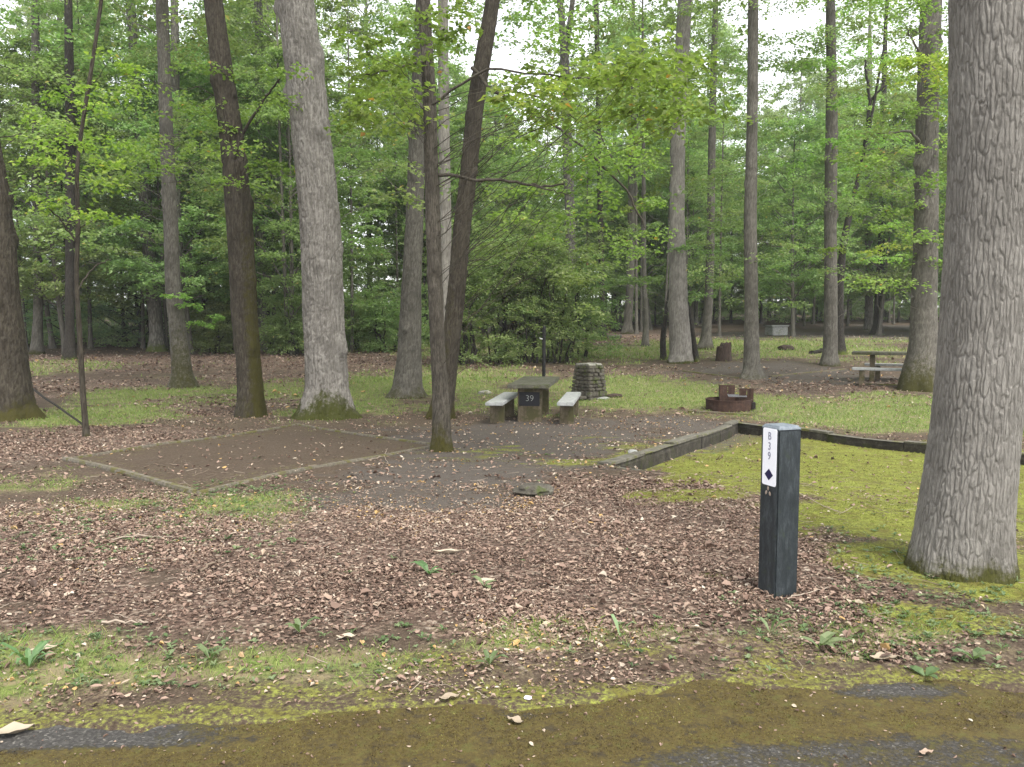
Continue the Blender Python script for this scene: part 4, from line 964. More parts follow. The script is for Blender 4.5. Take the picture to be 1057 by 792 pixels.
# high crowns shared by the near trees (mostly above the picture)
def crown_blob(seed, z0, z1, rad, nc, per, L, wr=.7, tilt=.5, Rc=1.0, flat=.5, cone=False, r_in=.15):
    rg = np.random.default_rng(seed); C = []
    while len(C) < nc:
        t = rg.uniform(0, 1); z = z0 + (z1 - z0) * t
        prof = (1 - t) ** .75 + .05 if cone else math.sqrt(max(0, math.sin(math.pi * min(1, .12 + .86 * t))))
        r = rad * prof * rg.uniform(r_in, 1) ** .5; a = rg.uniform(0, 6.283)
        C.append([r * math.cos(a), r * math.sin(a), z])
    C = np.array(C); V, Fq, rn = leaf_cloud(C, Rc * rg.uniform(.6, 1.25, nc), per, L, wr, tilt, flat, rg)
    return C, V, Fq, rn
def proto(kind, seed):
    rg = np.random.default_rng(seed)
    if kind == 'tall':   H = rg.uniform(19, 24); par = dict(z0=H * rg.uniform(.22, .34), z1=H, rad=3.6, nc=150, per=150, L=.18, Rc=.95, flat=.5); r0 = .20; mats = ('bark_far', 'leaf_far')
    elif kind == 'young': H = rg.uniform(8.5, 11); par = dict(z0=1.2, z1=H, rad=2.7, nc=120, per=170, L=.125, Rc=.75, flat=.3, tilt=.42); r0 = .07; mats = ('bark_dark', 'leaf_mid')
    elif kind == 'spread': H = rg.uniform(12, 14); par = dict(z0=2.4, z1=H, rad=3.9, nc=200, per=190, L=.14, Rc=.9, flat=.3, tilt=.42); r0 = .12; mats = ('bark_mid', 'leaf_mid')
    elif kind == 'slim': H = rg.uniform(14, 18); par = dict(z0=H * .5, z1=H, rad=1.7, nc=50, per=120, L=.14, Rc=.7, flat=.4); r0 = .085; mats = ('bark_mid', 'leaf_mid')
    elif kind == 'hemlock': H = rg.uniform(8, 12); par = dict(z0=.5, z1=H, rad=2.5, nc=120, per=190, L=.10, wr=.3, Rc=.75, flat=.18, tilt=.35, cone=True); r0 = .09; mats = ('bark_dark', 'leaf_hemlock')
    C, V, Fq, rn = crown_blob(seed, **par)
    crown = np_mesh("crown", V, Fq, {"rnd": ('FACE', rn)}); crown.materials.append(M[mats[1]])
    zs = np.concatenate([[-.3, 0, .15, .4, .8], np.linspace(1.4, H * .96, 16)]); bend = rg.normal(0, .25, 2)
    tt = np.clip(zs / H, 0, 1); cen = np.stack([bend[0] * np.sin(tt * 3), bend[1] * np.sin(tt * 2.4)], 1); rad = r0 * (1 - .82 * tt) * (1 + .55 * np.exp(-np.maximum(zs, 0) / .3))
    limbs = []
    for k in rg.choice(len(C), min(len(C), 46), replace=False):
        q = C[k]; hr = math.hypot(q[0], q[1]); zb = max(.3, q[2] - hr * rg.uniform(.15, .7)); tz = min(1, zb / H)
        b = np.array([np.interp(zb, zs, cen[:, 0]), np.interp(zb, zs, cen[:, 1]), zb]); r = r0 * (1 - .8 * tz) * .42; limbs.append((limb_path(b, q, rg), r, .008))
    tm = trunk_mesh("trunk", cen, rad, zs, 12, .25, None, 0.0, .08, .3, .25, limbs, seed, .5); tm.materials.append(M[mats[0]])
    return tm, crown
NAMES = {'tall': "forest_tree", 'young': "young_tree", 'spread': "spreading_tree", 'hemlock': "hemlock_tree", 'slim': "slim_tree"}
PROTO = {k: [proto(k, 500 + 10 * i + q) for q in range(nn)] for i, (k, nn) in enumerate((('tall', 4), ('young', 3), ('spread', 3), ('hemlock', 3), ('slim', 3)))}
def place_tree(kind, x, y, label, group, sc=None, leaf=None, rgx=R):
    tm, cm = PROTO[kind][rgx.randrange(len(PROTO[kind]))]; s = sc or rgx.uniform(.85, 1.15)
    e = empty(NAMES[kind], (x, y, float(gbase(x, y))), rgx.uniform(0, 6.28)); e.scale = (s, s, s * rgx.uniform(.92, 1.1))
    tag(e, label, "tree", group)
    t = link("trunk", tm, None, e); c = link("crown", cm, None, e)
    if leaf: c.material_slots[0].link = 'OBJECT'; c.material_slots[0].material = M[leaf]
    return e

HI = [crown_blob(900 + k, 0, 11, 4.2, 42, 50, .24, .7, .5, 1.25, .5)[1:] for k in range(3)]
HIM = []
for V, Fq, rn in HI:
    m_ = np_mesh("crown", V, Fq, {"rnd": ('FACE', rn)}); m_.materials.append(M['leaf_mid']); HIM.append(m_)

PI = math.pi
def hero(name, label, base, pts, bark, H=22, seg=48, dz=.06, moss_h=.5, side=None, rough=.008, cellw=.05, cellh=.16, flare=.25, sprays=(), limbs_px=(), seed=1, lr=9, burl=(), crown=True, vis_dz=None, crown_z=.52, cmat=None):
    """pts: (u, v, width_px) up the trunk at the depth of its foot; sprays: (u0, v0, u1, v1, n, dy0, dy1, R, mat)"""
    rg = np.random.default_rng(seed); b = pick(*base); y0 = b[1]; z0 = gz(b[0], b[1])
    P = np.array([at_depth(u, v, y0) for u, v, w_ in pts]); rr = np.array([px2m(w_, y0) / 2 for u, v, w_ in pts])
    zz = P[:, 2] - z0; xx = P[:, 0] - b[0]
    o = np.argsort(zz); zz, xx, rr = zz[o], xx[o], rr[o]
    zt = zz[-1]; sl_ = (xx[-1] - xx[-3 if len(xx) > 2 else -2]) / max(.2, zz[-1] - zz[-3 if len(xx) > 2 else -2])
    zsf = np.arange(0, zt + dz, dz); zs = np.concatenate([[-.35, -.1], zsf, np.linspace(zt + 2 * dz, H, 26)])
    zk = np.concatenate([[-.4], zz, [(zt + H) / 2, H]]); xk = np.concatenate([[xx[0]], xx, [xx[-1] + sl_ * (H - zt) * .38, xx[-1] + sl_ * (H - zt) * .55]])
    rk = np.concatenate([[rr[0] * 1.02], rr, [rr[-1] * .62, .03]])
    X_ = np.interp(zs, zk, xk); 
    k = np.hanning(2 * int(.5 / dz) + 3); k /= k.sum(); kk = len(k) // 2
    Xd = np.interp(np.arange(-1.5, H + 1, dz), zk, xk); Xd = np.convolve(np.pad(Xd, kk, mode='edge'), k, 'valid'); X_ = np.interp(zs, np.arange(-1.5, H + 1, dz)[:len(Xd)], Xd)
    Rz = np.interp(zs, zk, rk); Y_ = .05 * np.sin(zs * .5 + seed) * ss(zs / 3); Y_ = Y_ + rg.normal(0, .015) * zs
    e = tag(empty(name, (b[0], b[1], z0)), label, "tree")
    if crown and y0 > 19 and seed not in (15, 29):     # foliage along the upper trunk
        um = np.mean([q_[0] for q_ in pts[-3:]]); rx = min(95, 2300 / y0)
        far_m = 'leaf_mid' if seed % 3 else 'leaf_maple'
        sprays = list(sprays) + [(um - rx, -60, um + rx, 70, 12 + 4 * (um > 690), -2, 3, .8, far_m), (um - rx, 60, um + rx, 175, 8 + 3 * (um > 690), -2, 3, .8, far_m), (um - rx * .8, 160, um + rx * .8, 260, 5, -1, 4, .8, 'leaf_mid')]
    limbs = []; groups = {}
    for u0, v0, u1, v1, n_, dy0, dy1, Rc, mat in sprays:
        for q in range(n_):
            u, v, y = rg.uniform(u0, u1), rg.uniform(v0, v1), y0 + rg.uniform(dy0, dy1)
            c = at_depth(u, v, y) - [b[0], b[1], z0]; r_ = Rc * rg.uniform(.65, 1.25); groups.setdefault(mat, []).append((c, r_))
            hr = abs(c[0] - np.interp(c[2], zs, X_)) + abs(c[1]); zb = c[2] - hr * rg.uniform(.05, .55); zb = float(np.clip(zb, .25 * c[2], H * .9))
            if q % lr != lr - 1: limbs.append((limb_path([np.interp(zb, zs, X_), np.interp(zb, zs, Y_), zb], c, rg, .10), .006, .002))
            else: limbs.append((limb_path([np.interp(zb, zs, X_), np.interp(zb, zs, Y_), zb], c, rg, .10), .006 + .003 * hr, .004))
    for dy0, dy1, w0, w1, line in limbs_px:
        q = np.array([at_depth(u, v, y0 + dy0 + (dy1 - dy0) * i / (len(line) - 1)) - [b[0], b[1], z0] for i, (u, v) in enumerate(line)]); t = np.linspace(0, 1, len(q)); tt = np.linspace(0, 1, 4 * len(q))
        q = np.stack([np.interp(tt, t, q[:, k_]) for k_ in range(3)], 1); q[1:-1] += rg.normal(0, .012, (len(q) - 2, 3)); limbs.append((q, px2m(w0, y0) / 2, px2m(w1, y0) / 2))
    cen = np.stack([X_, Y_], 1)
    kn = list(burl)
    if y0 > 8:
        for _ in range(9): kn.append((rg.uniform(0, 2 * PI), rg.uniform(1.2, 9), float(rr[len(rr) // 2]) * rg.uniform(.25, .5), float(rr[len(rr) // 2]) * rg.uniform(.12, .34)))
    tm = trunk_mesh("trunk", cen, Rz, zs, seg, moss_h, side, rough, cellw, cellh, flare, limbs, seed, knots=kn)
    link("trunk", tm, M[bark], e)
    for mat, lst in groups.items():
        C = np.array([c for c, r_ in lst]); rc = np.array([r_ for c, r_ in lst]); L = .095 if y0 < 26 else .12
        if mat == 'leaf_hemlock': V, Fq, rn = leaf_cloud(C, rc, 240, L * .8, .3, .35, .15, rg)
        else: V, Fq, rn = leaf_cloud(C, rc * (1.25 if y0 < 18 else 1.0), int(120 if y0 < 18 else 150), L, .72, .45, .4 if y0 < 18 else .28, rg)
        me = np_mesh("foliage", V, Fq, {"rnd": ('FACE', rn)}); link("foliage", me, M[mat], e)
    if crown:
        zc = H * crown_z + 1.0; c = link("crown", HIM[rg.integers(0, 3)], None, e, (float(np.interp(zc, zs, X_)), float(np.interp(zc, zs, Y_)), zc)); c.rotation_euler = (0, 0, rg.uniform(0, 6.28)); s = (H - zc) / 10; c.scale = (s, s, s)
        if cmat: c.material_slots[0].link = 'OBJECT'; c.material_slots[0].material = M[cmat]
    return e
PI = math.pi
# nearest oak at right
hero("oak_tree", "huge grey furrowed oak trunk at the right edge, nearest of all trees", (991, 590), [(990, 594, 104), (991, 575, 97), (994, 550, 91), (999, 500, 87), (1005, 450, 84), (1010, 400, 83), (1016, 300, 81), (1023, 200, 82), (1029, 100, 86), (1034, 0, 92)],
     'bark_oak', 24, 400, .008, .22, None, .0060, .027, .17, .09, seed=11, crown_z=.5)
hero("oak_tree", "tall pale shaggy-barked trunk with a mossy foot behind the square dirt pad", (334, 433), [(335, 434, 62), (336, 424, 52), (338, 400, 42), (334, 330, 41), (330, 230, 40), (322, 150, 39), (315, 80, 37), (305, 0, 36)],
     'bark_shag', 25, 128, .03, .75, None, .020, .07, .55, .30, seed=12, sprays=[(345, 70, 420, 215, 7, -2, 2, .5, 'leaf_mid'), (350, 0, 430, 120, 6, 0, 3, .5, 'leaf_maple'), (290, 60, 340, 75, 1, -1.6, -1.2, .4, 'leaf_maple')])
hero("forest_tree", "brown mossy trunk leaning left, beside the pale shaggy trunk", (259, 431), [(259, 432, 31), (259, 415, 27), (256, 370, 24), (251, 330, 26), (245, 230, 26), (238, 150, 24), (228, 80, 21), (217, 0, 18)],
     'bark_brown', 21, 80, .04, 1.0, (0.2, 6.0, .75), .012, .05, .2, .25, seed=13, limbs_px=[(-.3, -1.2, 4, 1.5, [(242, 165), (255, 130), (275, 100), (290, 80)])],
     sprays=[(130, 70, 300, 190, 20, -1.5, 2.5, .5, 'leaf_maple'), (215, 190, 300, 290, 6, .5, 3, .45, 'leaf_mid'), (120, -20, 240, 60, 6, 0, 3, .6, 'leaf_mid')])
hero("forest_tree", "slender trunk with a dark seam, standing left of the brown mossy trunk", (190, 401), [(190, 402, 27), (188, 385, 20), (184, 350, 17), (178, 300, 15), (176, 230, 14), (172, 150, 13), (168, 60, 12), (165, 0, 12)],
     'bark_mid', 21, 56, .06, .5, (-1.2, 3.0, .6), .012, .05, .2, .35, seed=14, sprays=[(90, 60, 240, 200, 14, -2, 2, .7, 'leaf_mid'), (180, 300, 240, 340, 4, -1, 1, .4, 'leaf_maple')])
hero("forest_tree", "pale slim trunk far back in the left woods", (164, 363), [(164, 364, 20), (162, 345, 14), (158, 290, 13), (153, 230, 12), (148, 150, 11), (142, 70, 10), (138, 0, 9)],
     'bark_far', 24, 32, .12, .6, None, .01, .06, .3, .3, seed=15)
hero("oak_tree", "thick trunk leaning left at the left edge", (10, 434), [(8, 436, 58), (8, 420, 46), (6, 380, 42), (2, 330, 40), (-2, 260, 36), (-8, 200, 34), (-22, 120, 32), (-42, 0, 30)],
     'bark_brown', 21, 96, .04, .5, None, .016, .07, .25, .35, seed=16, sprays=[(0, 60, 90, 250, 13, -1, 3, .6, 'leaf_mid'), (40, 90, 120, 200, 4, -2, 1, .5, 'leaf_yellow')])
hero("sapling", "very thin crooked sapling in front of the left woods, its top leaning right", (90, 452), [(90, 453, 8), (88, 440, 6), (85, 400, 5.5), (82, 340, 5), (78, 290, 4.5), (79, 230, 4.5), (76, 170, 4), (82, 120, 4), (88, 80, 4), (99, 0, 3.5)],
     'bark_brown', 12, 14, .08, .2, None, .002, .04, .2, .15, seed=17, crown=False, limbs_px=[(0, -.6, 2, 1, [(79, 250), (62, 225), (50, 215)]), (0, .4, 2, 1, [(80, 300), (98, 275), (112, 268)])], sprays=[(50, 60, 130, 330, 9, -1, 1, .45, 'leaf_yellow')])
hero("forest_tree", "dark narrow trunk behind the thin crooked sapling", (72, 372), [(72, 373, 14), (72, 340, 9), (72, 250, 9), (73, 180, 10), (74, 100, 9), (72, 0, 7)], 'bark_dark', 20, 24, .12, .3, None, .006, .06, .3, .3, seed=18)
hero("forest_tree", "dark thin trunk in the left woods just right of the leaning edge trunk", (38, 366), [(38, 367, 13), (39, 330, 9), (39, 250, 8), (38, 110, 7.5), (37, 0, 7)], 'bark_mid', 22, 24, .12, .3, None, .006, .06, .3, .3, seed=19)
hero("forest_tree", "faint pale trunk right behind the slender hollow-seamed trunk", (185, 368), [(185, 369, 12), (184, 300, 9), (183, 200, 8), (181, 50, 8), (180, 0, 7)], 'bark_far', 22, 24, .12, .3, None, .006, .06, .3, .3, seed=20)
hero("forest_tree", "slim grey trunk in the left woods between the mossy and shaggy trunks", (270, 362), [(270, 363, 14), (270, 330, 10), (269, 250, 10), (268, 150, 9), (266, 0, 8)], 'bark_far', 23, 24, .12, .3, None, .006, .06, .3, .3, seed=21)
# centre group
hero("forest_tree", "grey trunk with a swollen mossy foot left of the twin centre trunks", (421, 411), [(421, 412, 36), (421, 400, 29), (423, 360, 24), (425, 300, 20), (428, 240, 18), (431, 150, 16), (434, 60, 14), (437, 0, 13)],
     'bark_mid', 20, 64, .05, .55, None, .012, .055, .2, .3, seed=22, sprays=[(330, 150, 415, 300, 12, -2, 2, .55, 'leaf_mid'), (360, 20, 430, 150, 6, -1, 2, .55, 'leaf_maple')])
hero("forest_tree", "straight slim front trunk of the crossing centre pair, foot at the pad corner", (456, 467), [(456, 469, 24), (456, 450, 20), (455, 410, 17), (452, 362, 15), (450, 313, 15), (447, 230, 15), (445, 170, 14), (443, 100, 13), (437, 0, 12)],
     'bark_front', 17, 72, .035, .45, (-.6, 2.6, .25), .009, .04, .14, .15, seed=23, lr=99,
     limbs_px=[(0, -.2, 4, 2, [(446, 180), (490, 184), (530, 187), (560, 193), (582, 190)]), (-.2, -.3, 2, 1, [(545, 190), (570, 196), (590, 203)]), (0, -.5, 2.5, 1.5, [(441, 62), (400, 72), (374, 80)]), (0, -1, 3, 1, [(442, 110), (500, 70), (560, 78), (640, 82), (690, 84)])],
     sprays=[(535, 60, 720, 125, 24, -2.8, 0.5, .45, 'leaf_maple'), (350, 30, 430, 150, 11, -1.5, 1.5, .45, 'leaf_maple'), (455, 5, 480, 60, 3, -1, .5, .4, 'leaf_maple')])
hero("forest_tree", "dark mossy trunk curving up to the right behind the slim front centre trunk", (452, 433), [(453, 434, 28), (457, 415, 23), (464, 366, 19), (470, 313, 18), (476, 240, 18), (484, 170, 17), (491, 100, 17), (501, 40, 16), (508, 0, 14)],
     'bark_brown', 19, 72, .045, .4, (3.3, 5.5, .45), .012, .05, .2, .3, seed=24, lr=99,
     limbs_px=[(0, -1.5, 4, 1.5, [(487, 70), (505, 92), (545, 110), (600, 150), (650, 200), (665, 235)]), (0, -1.5, 2.5, 1, [(505, 92), (560, 100), (620, 140), (640, 180)])],
     sprays=[(525, 110, 700, 260, 30, -2.5, 2, .5, 'leaf_maple'), (500, 220, 600, 320, 9, .5, 3, .5, 'leaf_mid'), (480, 60, 640, 300, 14, 1.5, 4, .55, 'leaf_mid'), (520, -20, 580, 50, 5, -1, 2, .5, 'leaf_maple')])
hero("forest_tree", "whitish trunk glimpsed between the two crossing centre trunks", (459, 384), [(459, 385, 18), (459, 350, 13), (460, 250, 12), (458, 100, 11), (457, 0, 10)], 'bark_shag', 23, 28, .12, .3, None, .01, .06, .3, .3, seed=25)
hero("forest_tree", "pale slender trunk forking at the top, above the stone pillar", (594, 360), [(594, 361, 17), (593, 350, 12), (590, 300, 10), (588, 220, 10), (585, 150, 10), (583, 80, 10), (581, 40, 7), (577, 0, 6)], 'bark_far', 24, 28, .12, .6, None, .008, .06, .3, .3, seed=26,
     limbs_px=[(0, .3, 7, 5, [(583, 75), (586, 40), (591, 0), (596, -60)])])
hero("forest_tree", "thin dark trunk with pale bark patches right of the forking pale trunk", (622, 352), [(622, 353, 10), (622, 330, 6.5), (621, 280, 6), (620, 230, 6), (619, 150, 5), (616, 0, 5)], 'bark_dark', 20, 24, .12, .3, None, .006, .06, .3, .3, seed=27)
hero("oak_tree", "tall straight grey trunk in the middle distance, right of the pillar", (702, 375), [(703, 376, 28), (703, 365, 23), (700, 320, 20), (698, 230, 15), (699, 150, 14), (702, 80, 14), (706, 0, 14)], 'bark_shag', 26, 56, .08, .1, None, .012, .06, .3, .22, seed=28,
     sprays=[(700, 60, 760, 290, 8, -2, 2, .8, 'leaf_mid'), (590, 130, 700, 300, 10, -1, 3, .8, 'leaf_maple')])
hero("forest_tree", "slim mottled trunk with a mossy foot beyond the fire ring", (776, 391), [(777, 392, 25), (776, 380, 17), (775, 320, 13.5), (774, 230, 13), (776, 150, 11), (777, 80, 10.5), (777, 0, 10)], 'bark_mid', 22, 48, .07, .5, None, .007, .05, .2, .4, seed=29,
     sprays=[(700, -30, 765, 60, 6, -1, 4, .8, 'leaf_mid'), (790, -20, 850, 100, 8, -1, 4, .8, 'leaf_mid'), (770, 60, 830, 150, 5, 0, 4, .8, 'leaf_mid'), (715, 90, 770, 200, 4, 0, 4, .8, 'leaf_mid'), (700, 200, 850, 320, 10, -1, 4, .8, 'leaf_mid'), (790, 100, 860, 220, 5, 0, 3, .7, 'leaf_mid')])
hero("forest_tree", "grey trunk left of the second picnic table, nearer of two paired trunks", (857, 378), [(856, 379, 20), (857, 365, 15), (858, 320, 13), (859, 230, 12), (861, 140, 12), (861, 80, 10), (860, 0, 9)], 'bark_mid', 23, 44, .09, .2, None, .009, .05, .2, .25, seed=30,
     sprays=[(790, 20, 880, 220, 16, -2, 2, .85, 'leaf_mid'), (840, 180, 960, 270, 8, -1, 3, .7, 'leaf_maple')])
hero("forest_tree", "dark leaning trunk just behind the grey trunk left of the second picnic table", (866, 366), [(866, 367, 15), (866, 340, 9), (867, 290, 8), (871, 250, 7), (877, 220, 6), (884, 190, 4), (895, 140, 3)], 'bark_dark', 15, 28, .12, .2, None, .006, .06, .3, .3, seed=31, crown=False,
     limbs_px=[(0, 0, 3.5, 2, [(891, 165), (898, 105), (894, 75), (893, 62)]), (0, 0, 3, 1.5, [(898, 105), (910, 90), (920, 82)])], sprays=[(850, 40, 960, 200, 14, -1.5, 2, .8, 'leaf_mid')])
hero("forest_tree", "stout grey trunk with a burl and mossy foot hiding the second picnic table", (949, 403), [(949, 404, 40), (949, 392, 38), (954, 360, 28), (955, 320, 25), (957, 270, 24), (958, 200, 22), (958, 130, 21), (960, 60, 20), (963, 0, 20)],
     'bark_mid', 23, 64, .06, .55, (3.6, 1.3, .7), .009, .05, .18, .22, seed=32, burl=((-.1, .95, .2, .17), (-.3, .55, .2, .13), (-.6, 1.25, .12, .07)), limbs_px=[(0, -.5, 4, 1.5, [(951, 150), (940, 135), (905, 138)]), (0, -.6, 3, 1, [(953, 60), (942, 42), (936, 30)]), (0, .3, 3, 1.5, [(966, 40), (974, 32)])],
     sprays=[(880, 110, 990, 300, 24, -2.5, 1.5, .7, 'leaf_maple'), (930, 45, 1000, 130, 9, -3, -1, .6, 'leaf_yellow'), (860, -10, 990, 90, 12, -2, 2, .7, 'leaf_maple'), (850, 215, 960, 270, 5, 2, 6, .6, 'leaf_yellow')])
hero("forest_tree", "small dark leaning trunk at the far road edge, left of the stout burled trunk", (906, 346), [(905, 347, 14), (906, 335, 9), (908, 300, 8), (910, 250, 7), (912, 180, 6), (914, 60, 5)], 'bark_dark', 20, 24, .15, .2, None, .006, .06, .3, .3, seed=33)
hero("forest_tree", "faint grey trunk touching the small dark leaning trunk at the far road edge", (897, 341), [(897, 342, 11), (897, 320, 8), (897, 250, 7), (897, 100, 6)], 'bark_far', 22, 24, .15, .2, None, .006, .06, .3, .3, seed=34)
hero("forest_tree", "dark trunk with flared foot just left of the stump", (727, 361), [(728, 362, 17), (729, 345, 10), (731, 310, 9), (733, 250, 8), (735, 100, 7)], 'bark_mid', 22, 24, .12, .3, None, .008, .06, .3, .4, seed=35, sprays=[(700, 210, 780, 300, 7, -3, 1, .8, 'leaf_mid')])
hero("forest_tree", "mid-grey far trunk with spreading foot in the centre background", (647, 345), [(647, 346, 13), (648, 335, 9), (650, 300, 8), (652, 240, 8), (652, 100, 7)], 'bark_mid', 22, 24, .15, .2, None, .008, .06, .3, .4, seed=36)
hero("forest_tree", "thin brown trunk right of the mid-grey far trunk in the centre", (666, 358), [(666, 359, 8), (667, 330, 5.5), (665, 290, 5), (665, 200, 4)], 'bark_mid', 17, 20, .15, .2, None, .006, .06, .3, .3, seed=37)
hero("sapling", "dark crooked sapling at the left foot of the tall straight grey trunk", (685, 372), [(685, 373, 7), (684, 350, 6), (687, 330, 4.5), (692, 300, 4)], 'bark_dark', 7, 16, .1, .2, None, .004, .06, .3, .2, seed=38, crown=False, sprays=[(640, 230, 720, 310, 8, -1, 1, .7, 'leaf_mid')])
hero("sapling", "dark sapling at the right foot of the tall straight grey trunk", (719, 374), [(719, 375, 7), (716, 350, 5), (712, 325, 4), (707, 300, 3.5)], 'bark_dark', 7, 16, .1, .2, None, .004, .06, .3, .2, seed=39, crown=False, sprays=[(705, 250, 760, 330, 7, -1, 2, .6, 'leaf_mid')])

# the many-stemmed thicket behind the picnic table
def thicket(x, y, seed, label, n=9, H=5.0, rad=1.7, mat='leaf_mid'):
    rg = np.random.default_rng(seed); z0 = float(gbase(x, y)); e = tag(empty("shrub", (x, y, z0), 0), label, "shrub", "shrubs of the thicket behind the picnic table"); P = []; C = []
    for k in range(n):
        a = rg.uniform(0, 6.28); b = np.array([.35 * math.cos(a), .25 * math.sin(a), -.05]); q = np.array([rad * math.cos(a) * rg.uniform(.3, 1), rad * math.sin(a) * .8 * rg.uniform(.3, 1), H * rg.uniform(.65, 1)])
        pth = limb_path(b, q, rg, .08, 9); P.append(tube(pth, np.linspace(rg.uniform(.03, .06), .008, 9), 6)); 
        for t in rg.uniform(.38, 1.05, 9): C.append(b + (q - b) * t + rg.normal(0, .45, 3))
    for k in range(14):
        a = rg.uniform(0, 6.28); C.append([rad * .8 * math.cos(a), rad * .7 * math.sin(a), rg.uniform(.25, 1.2)])
    V, Fq = join_np(P); me = np_mesh("stems", V, Fq, {"moss": ('POINT', np.zeros(len(V)))}, True); link("stems", me, M['bark_dark'], e)
    V, Fq, rn = leaf_cloud(np.array(C), .62, 170, .105, .5, .45, .45, rg); link("foliage", np_mesh("foliage", V, Fq, {"rnd": ('FACE', rn)}), M[mat], e)
for k, (u, v, H, lab) in enumerate(((487, 378, 4.6, "dense leafy shrub at the left end of the thicket, beside the curving trunk"), (512, 376, 5.2, "many-stemmed shrub left of the middle of the thicket"),
                                    (545, 377, 5.4, "tall many-stemmed shrub right behind the numbered picnic table"), (575, 376, 4.8, "leafy shrub just behind the lantern post"), (596, 371, 4.2, "rightmost shrub of the thicket, above the stone pillar"))):
    p = pick(u, v); thicket(p[0], p[1] + .4, 700 + k, lab, H=H)
# low leafy shrubs at the edge of the left woods
for k, (u, v, H, lab) in enumerate(((215, 366, 2.2, "low leafy shrub between the slender and the brown mossy trunk"), (305, 368, 2.4, "low shrub left of the pale shaggy trunk at the wood's edge"), (372, 362, 2.6, "bright low shrub right of the pale shaggy trunk"), (398, 364, 2.8, "bushy low shrub left of the mossy-footed grey trunk"), (345, 362, 2.5, "low shrub hidden behind the pale shaggy trunk"))):
    p = pick(u, v); thicket(p[0], p[1] + .4, 730 + k, lab, 7, H, 1.4, 'leaf_mid')

# the woods around the clearing
REFS = [(-400, "the left edge of the picture"), (15, "the leaning edge trunk"), (85, "the thin crooked sapling"), (180, "the dark-seamed trunk"), (250, "the mossy brown trunk"), (328, "the pale shaggy trunk"),
        (424, "the mossy-footed grey trunk"), (458, "the crossing centre trunks"), (590, "the forking pale trunk"), (700, "the tall straight trunk"), (776, "the mottled slim trunk"), (858, "the paired trunks"), (953, "the burled trunk"), (1015, "the big oak"), (1500, "the right edge of the picture")]
NTH = ["nearest", "second nearest", "third nearest", "fourth nearest", "fifth nearest", "sixth nearest"]
KN = {'tall': "tall forest tree", 'young': "young leafy tree", 'spread': "spreading leafy tree", 'hemlock': "dark blue-green evergreen", 'slim': "slender bare-stemmed tree"}
GAPS = (20, 140, 590, 762)
ALLT = []
def scatter_trees(kind, n, u0, u1, y0, y1, group, seed, leaf=None, sc=(.85, 1.15), mind=1.6, gaps=True):
    rg = random.Random(seed); put = []
    for _ in range(n * 12):
        if len(put) >= n: break
        y = rg.uniform(y0, y1); u = rg.uniform(u0, u1); x = (u - CU) / F * y
        if gaps and kind in ('tall', 'spread') and any(abs(u - g) < 30 for g in GAPS) and rg.random() < .85: continue
        if all(math.hypot(x - a, y - b) > mind for a, b in put):
            put.append((x, y)); ALLT.append((kind, u, y, place_tree(kind, x, y, "", group, rg.uniform(*sc), leaf, rg)))
scatter_trees('hemlock', 27, -100, 345, 38, 54, "evergreens of the left woods", 1, mind=2.0)
scatter_trees('young', 12, -90, 480, 38, 52, "young trees of the left woods", 2, mind=2.5)
scatter_trees('tall', 24, -120, 480, 48, 100, "tall trees of the left woods", 3, mind=3.0)
scatter_trees('spread', 5, 20, 430, 33, 39, "spreading trees of the left woods", 13, mind=3.0, gaps=False, sc=(.8, 1.0))
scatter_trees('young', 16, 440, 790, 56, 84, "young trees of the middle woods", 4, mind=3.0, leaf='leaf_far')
scatter_trees('spread', 10, 450, 720, 44, 74, "spreading trees of the middle woods", 5, mind=4.0)
scatter_trees('tall', 27, 430, 800, 64, 115, "tall trees of the middle woods", 6, mind=3.2)
scatter_trees('spread', 16, 790, 1260, 42, 76, "spreading trees beyond the far road", 7, mind=4.0)
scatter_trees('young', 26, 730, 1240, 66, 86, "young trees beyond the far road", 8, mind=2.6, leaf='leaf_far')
scatter_trees('tall', 26, 780, 1240, 72, 125, "tall trees beyond the far road", 9, mind=3.2)
scatter_trees('slim', 18, -20, 440, 32, 48, "slender trees of the left woods", 21, mind=1.5)
scatter_trees('slim', 14, 590, 760, 42, 75, "slender trees of the middle woods", 22, mind=1.5)
scatter_trees('slim', 12, 780, 1000, 58, 75, "slender trees beyond the far road", 23, mind=1.5)
bins = {}
for kind, u, y, e in ALLT:
    k = max(i for i, (ru, _) in enumerate(REFS) if ru <= u); bins.setdefault((kind, min(k, len(REFS) - 2)), []).append((y, e))
for (kind, k), lst in bins.items():
    for q, (y, e) in enumerate(sorted(lst, key=lambda t: t[0])):
        A, B = REFS[k][1], REFS[k + 1][1]
        if k == 0: where = "left of the leaning edge trunk"
        elif k == len(REFS) - 2: where = "right of the big oak's middle"
        else: where = "between %s and %s" % (A, B)
        e["label"] = (KN[kind] + " " + where + ", " + (NTH[q] if q < len(NTH) else "farther back")) if len(lst) > 1 else KN[kind] + " in the woods " + where
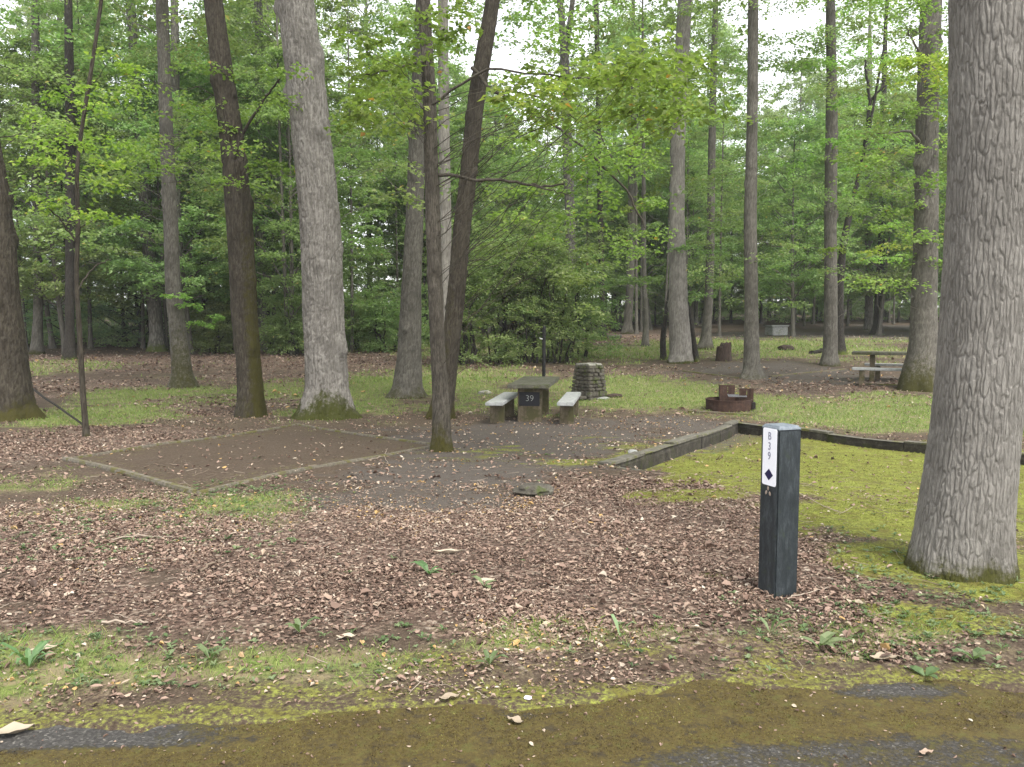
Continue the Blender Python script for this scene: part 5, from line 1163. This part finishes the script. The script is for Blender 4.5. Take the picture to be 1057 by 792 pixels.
def undergrowth():
    rg = np.random.default_rng(66); C = []
    for u0, u1, y0, y1, n, h in ((-60, 470, 39, 56, 520, 2.6), (440, 720, 62, 95, 260, 2.6), (720, 1100, 69, 92, 420, 3.4)):
        y = rg.uniform(y0, y1, n); x = (rg.uniform(u0, u1, n) - CU) / F * y; z = gbase(x, y) + rg.uniform(0, 1, n) ** 1.4 * h * (.4 + .8 * ss(fbm(x / 3, y / 3, 0, 2, 9) + .5)); C.append(np.stack([x, y, z], 1))
    C = np.concatenate(C); V, Fq, rn = leaf_cloud(C, rg.uniform(.5, 1.0, len(C)), 110, .16, .6, .5, .4, rg)
    tag(link("undergrowth", np_mesh("undergrowth", V, Fq, {"rnd": ('FACE', rn)}), M['leaf_far']), "knee-high to head-high leafy undergrowth along the edge of the woods", "undergrowth", kind="stuff")
undergrowth()
def far_woods():
    rg = np.random.default_rng(55); C = []
    n = 2600; th = rg.uniform(-.75, .75, n); d = rg.uniform(112, 150, n); x = d * np.sin(th); y = d * np.cos(th); z = gbase(x, y) + rg.uniform(0, 1, n) ** 1.3 * 17
    V, Fq, rn = leaf_cloud(np.stack([x, y, z], 1), rg.uniform(1.2, 2.6, n), 60, .55, .7, .5, .6, rg)
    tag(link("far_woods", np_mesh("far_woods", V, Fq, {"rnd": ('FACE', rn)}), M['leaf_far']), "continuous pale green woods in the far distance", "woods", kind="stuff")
far_woods()

# ---------------------------------------------------------------- air
bm = bmesh.new(); bm_box(bm, 0, 60, 20, 460, 260, 60); hz = bm_obj("haze", bm, None); m_ = bpy.data.materials.new("haze"); m_.use_nodes = True
for nd in list(m_.node_tree.nodes):
    if nd.type == 'BSDF_PRINCIPLED': m_.node_tree.nodes.remove(nd)
pv = m_.node_tree.nodes.new("ShaderNodeVolumePrincipled"); pv.inputs["Color"].default_value = (.92, .95, 1, 1); pv.inputs["Density"].default_value = .0006; pv.inputs["Anisotropy"].default_value = .2
m_.node_tree.links.new(pv.outputs[0], m_.node_tree.nodes["Material Output"].inputs["Volume"]); hz.data.materials.append(m_); tag(hz, kind="stuff")
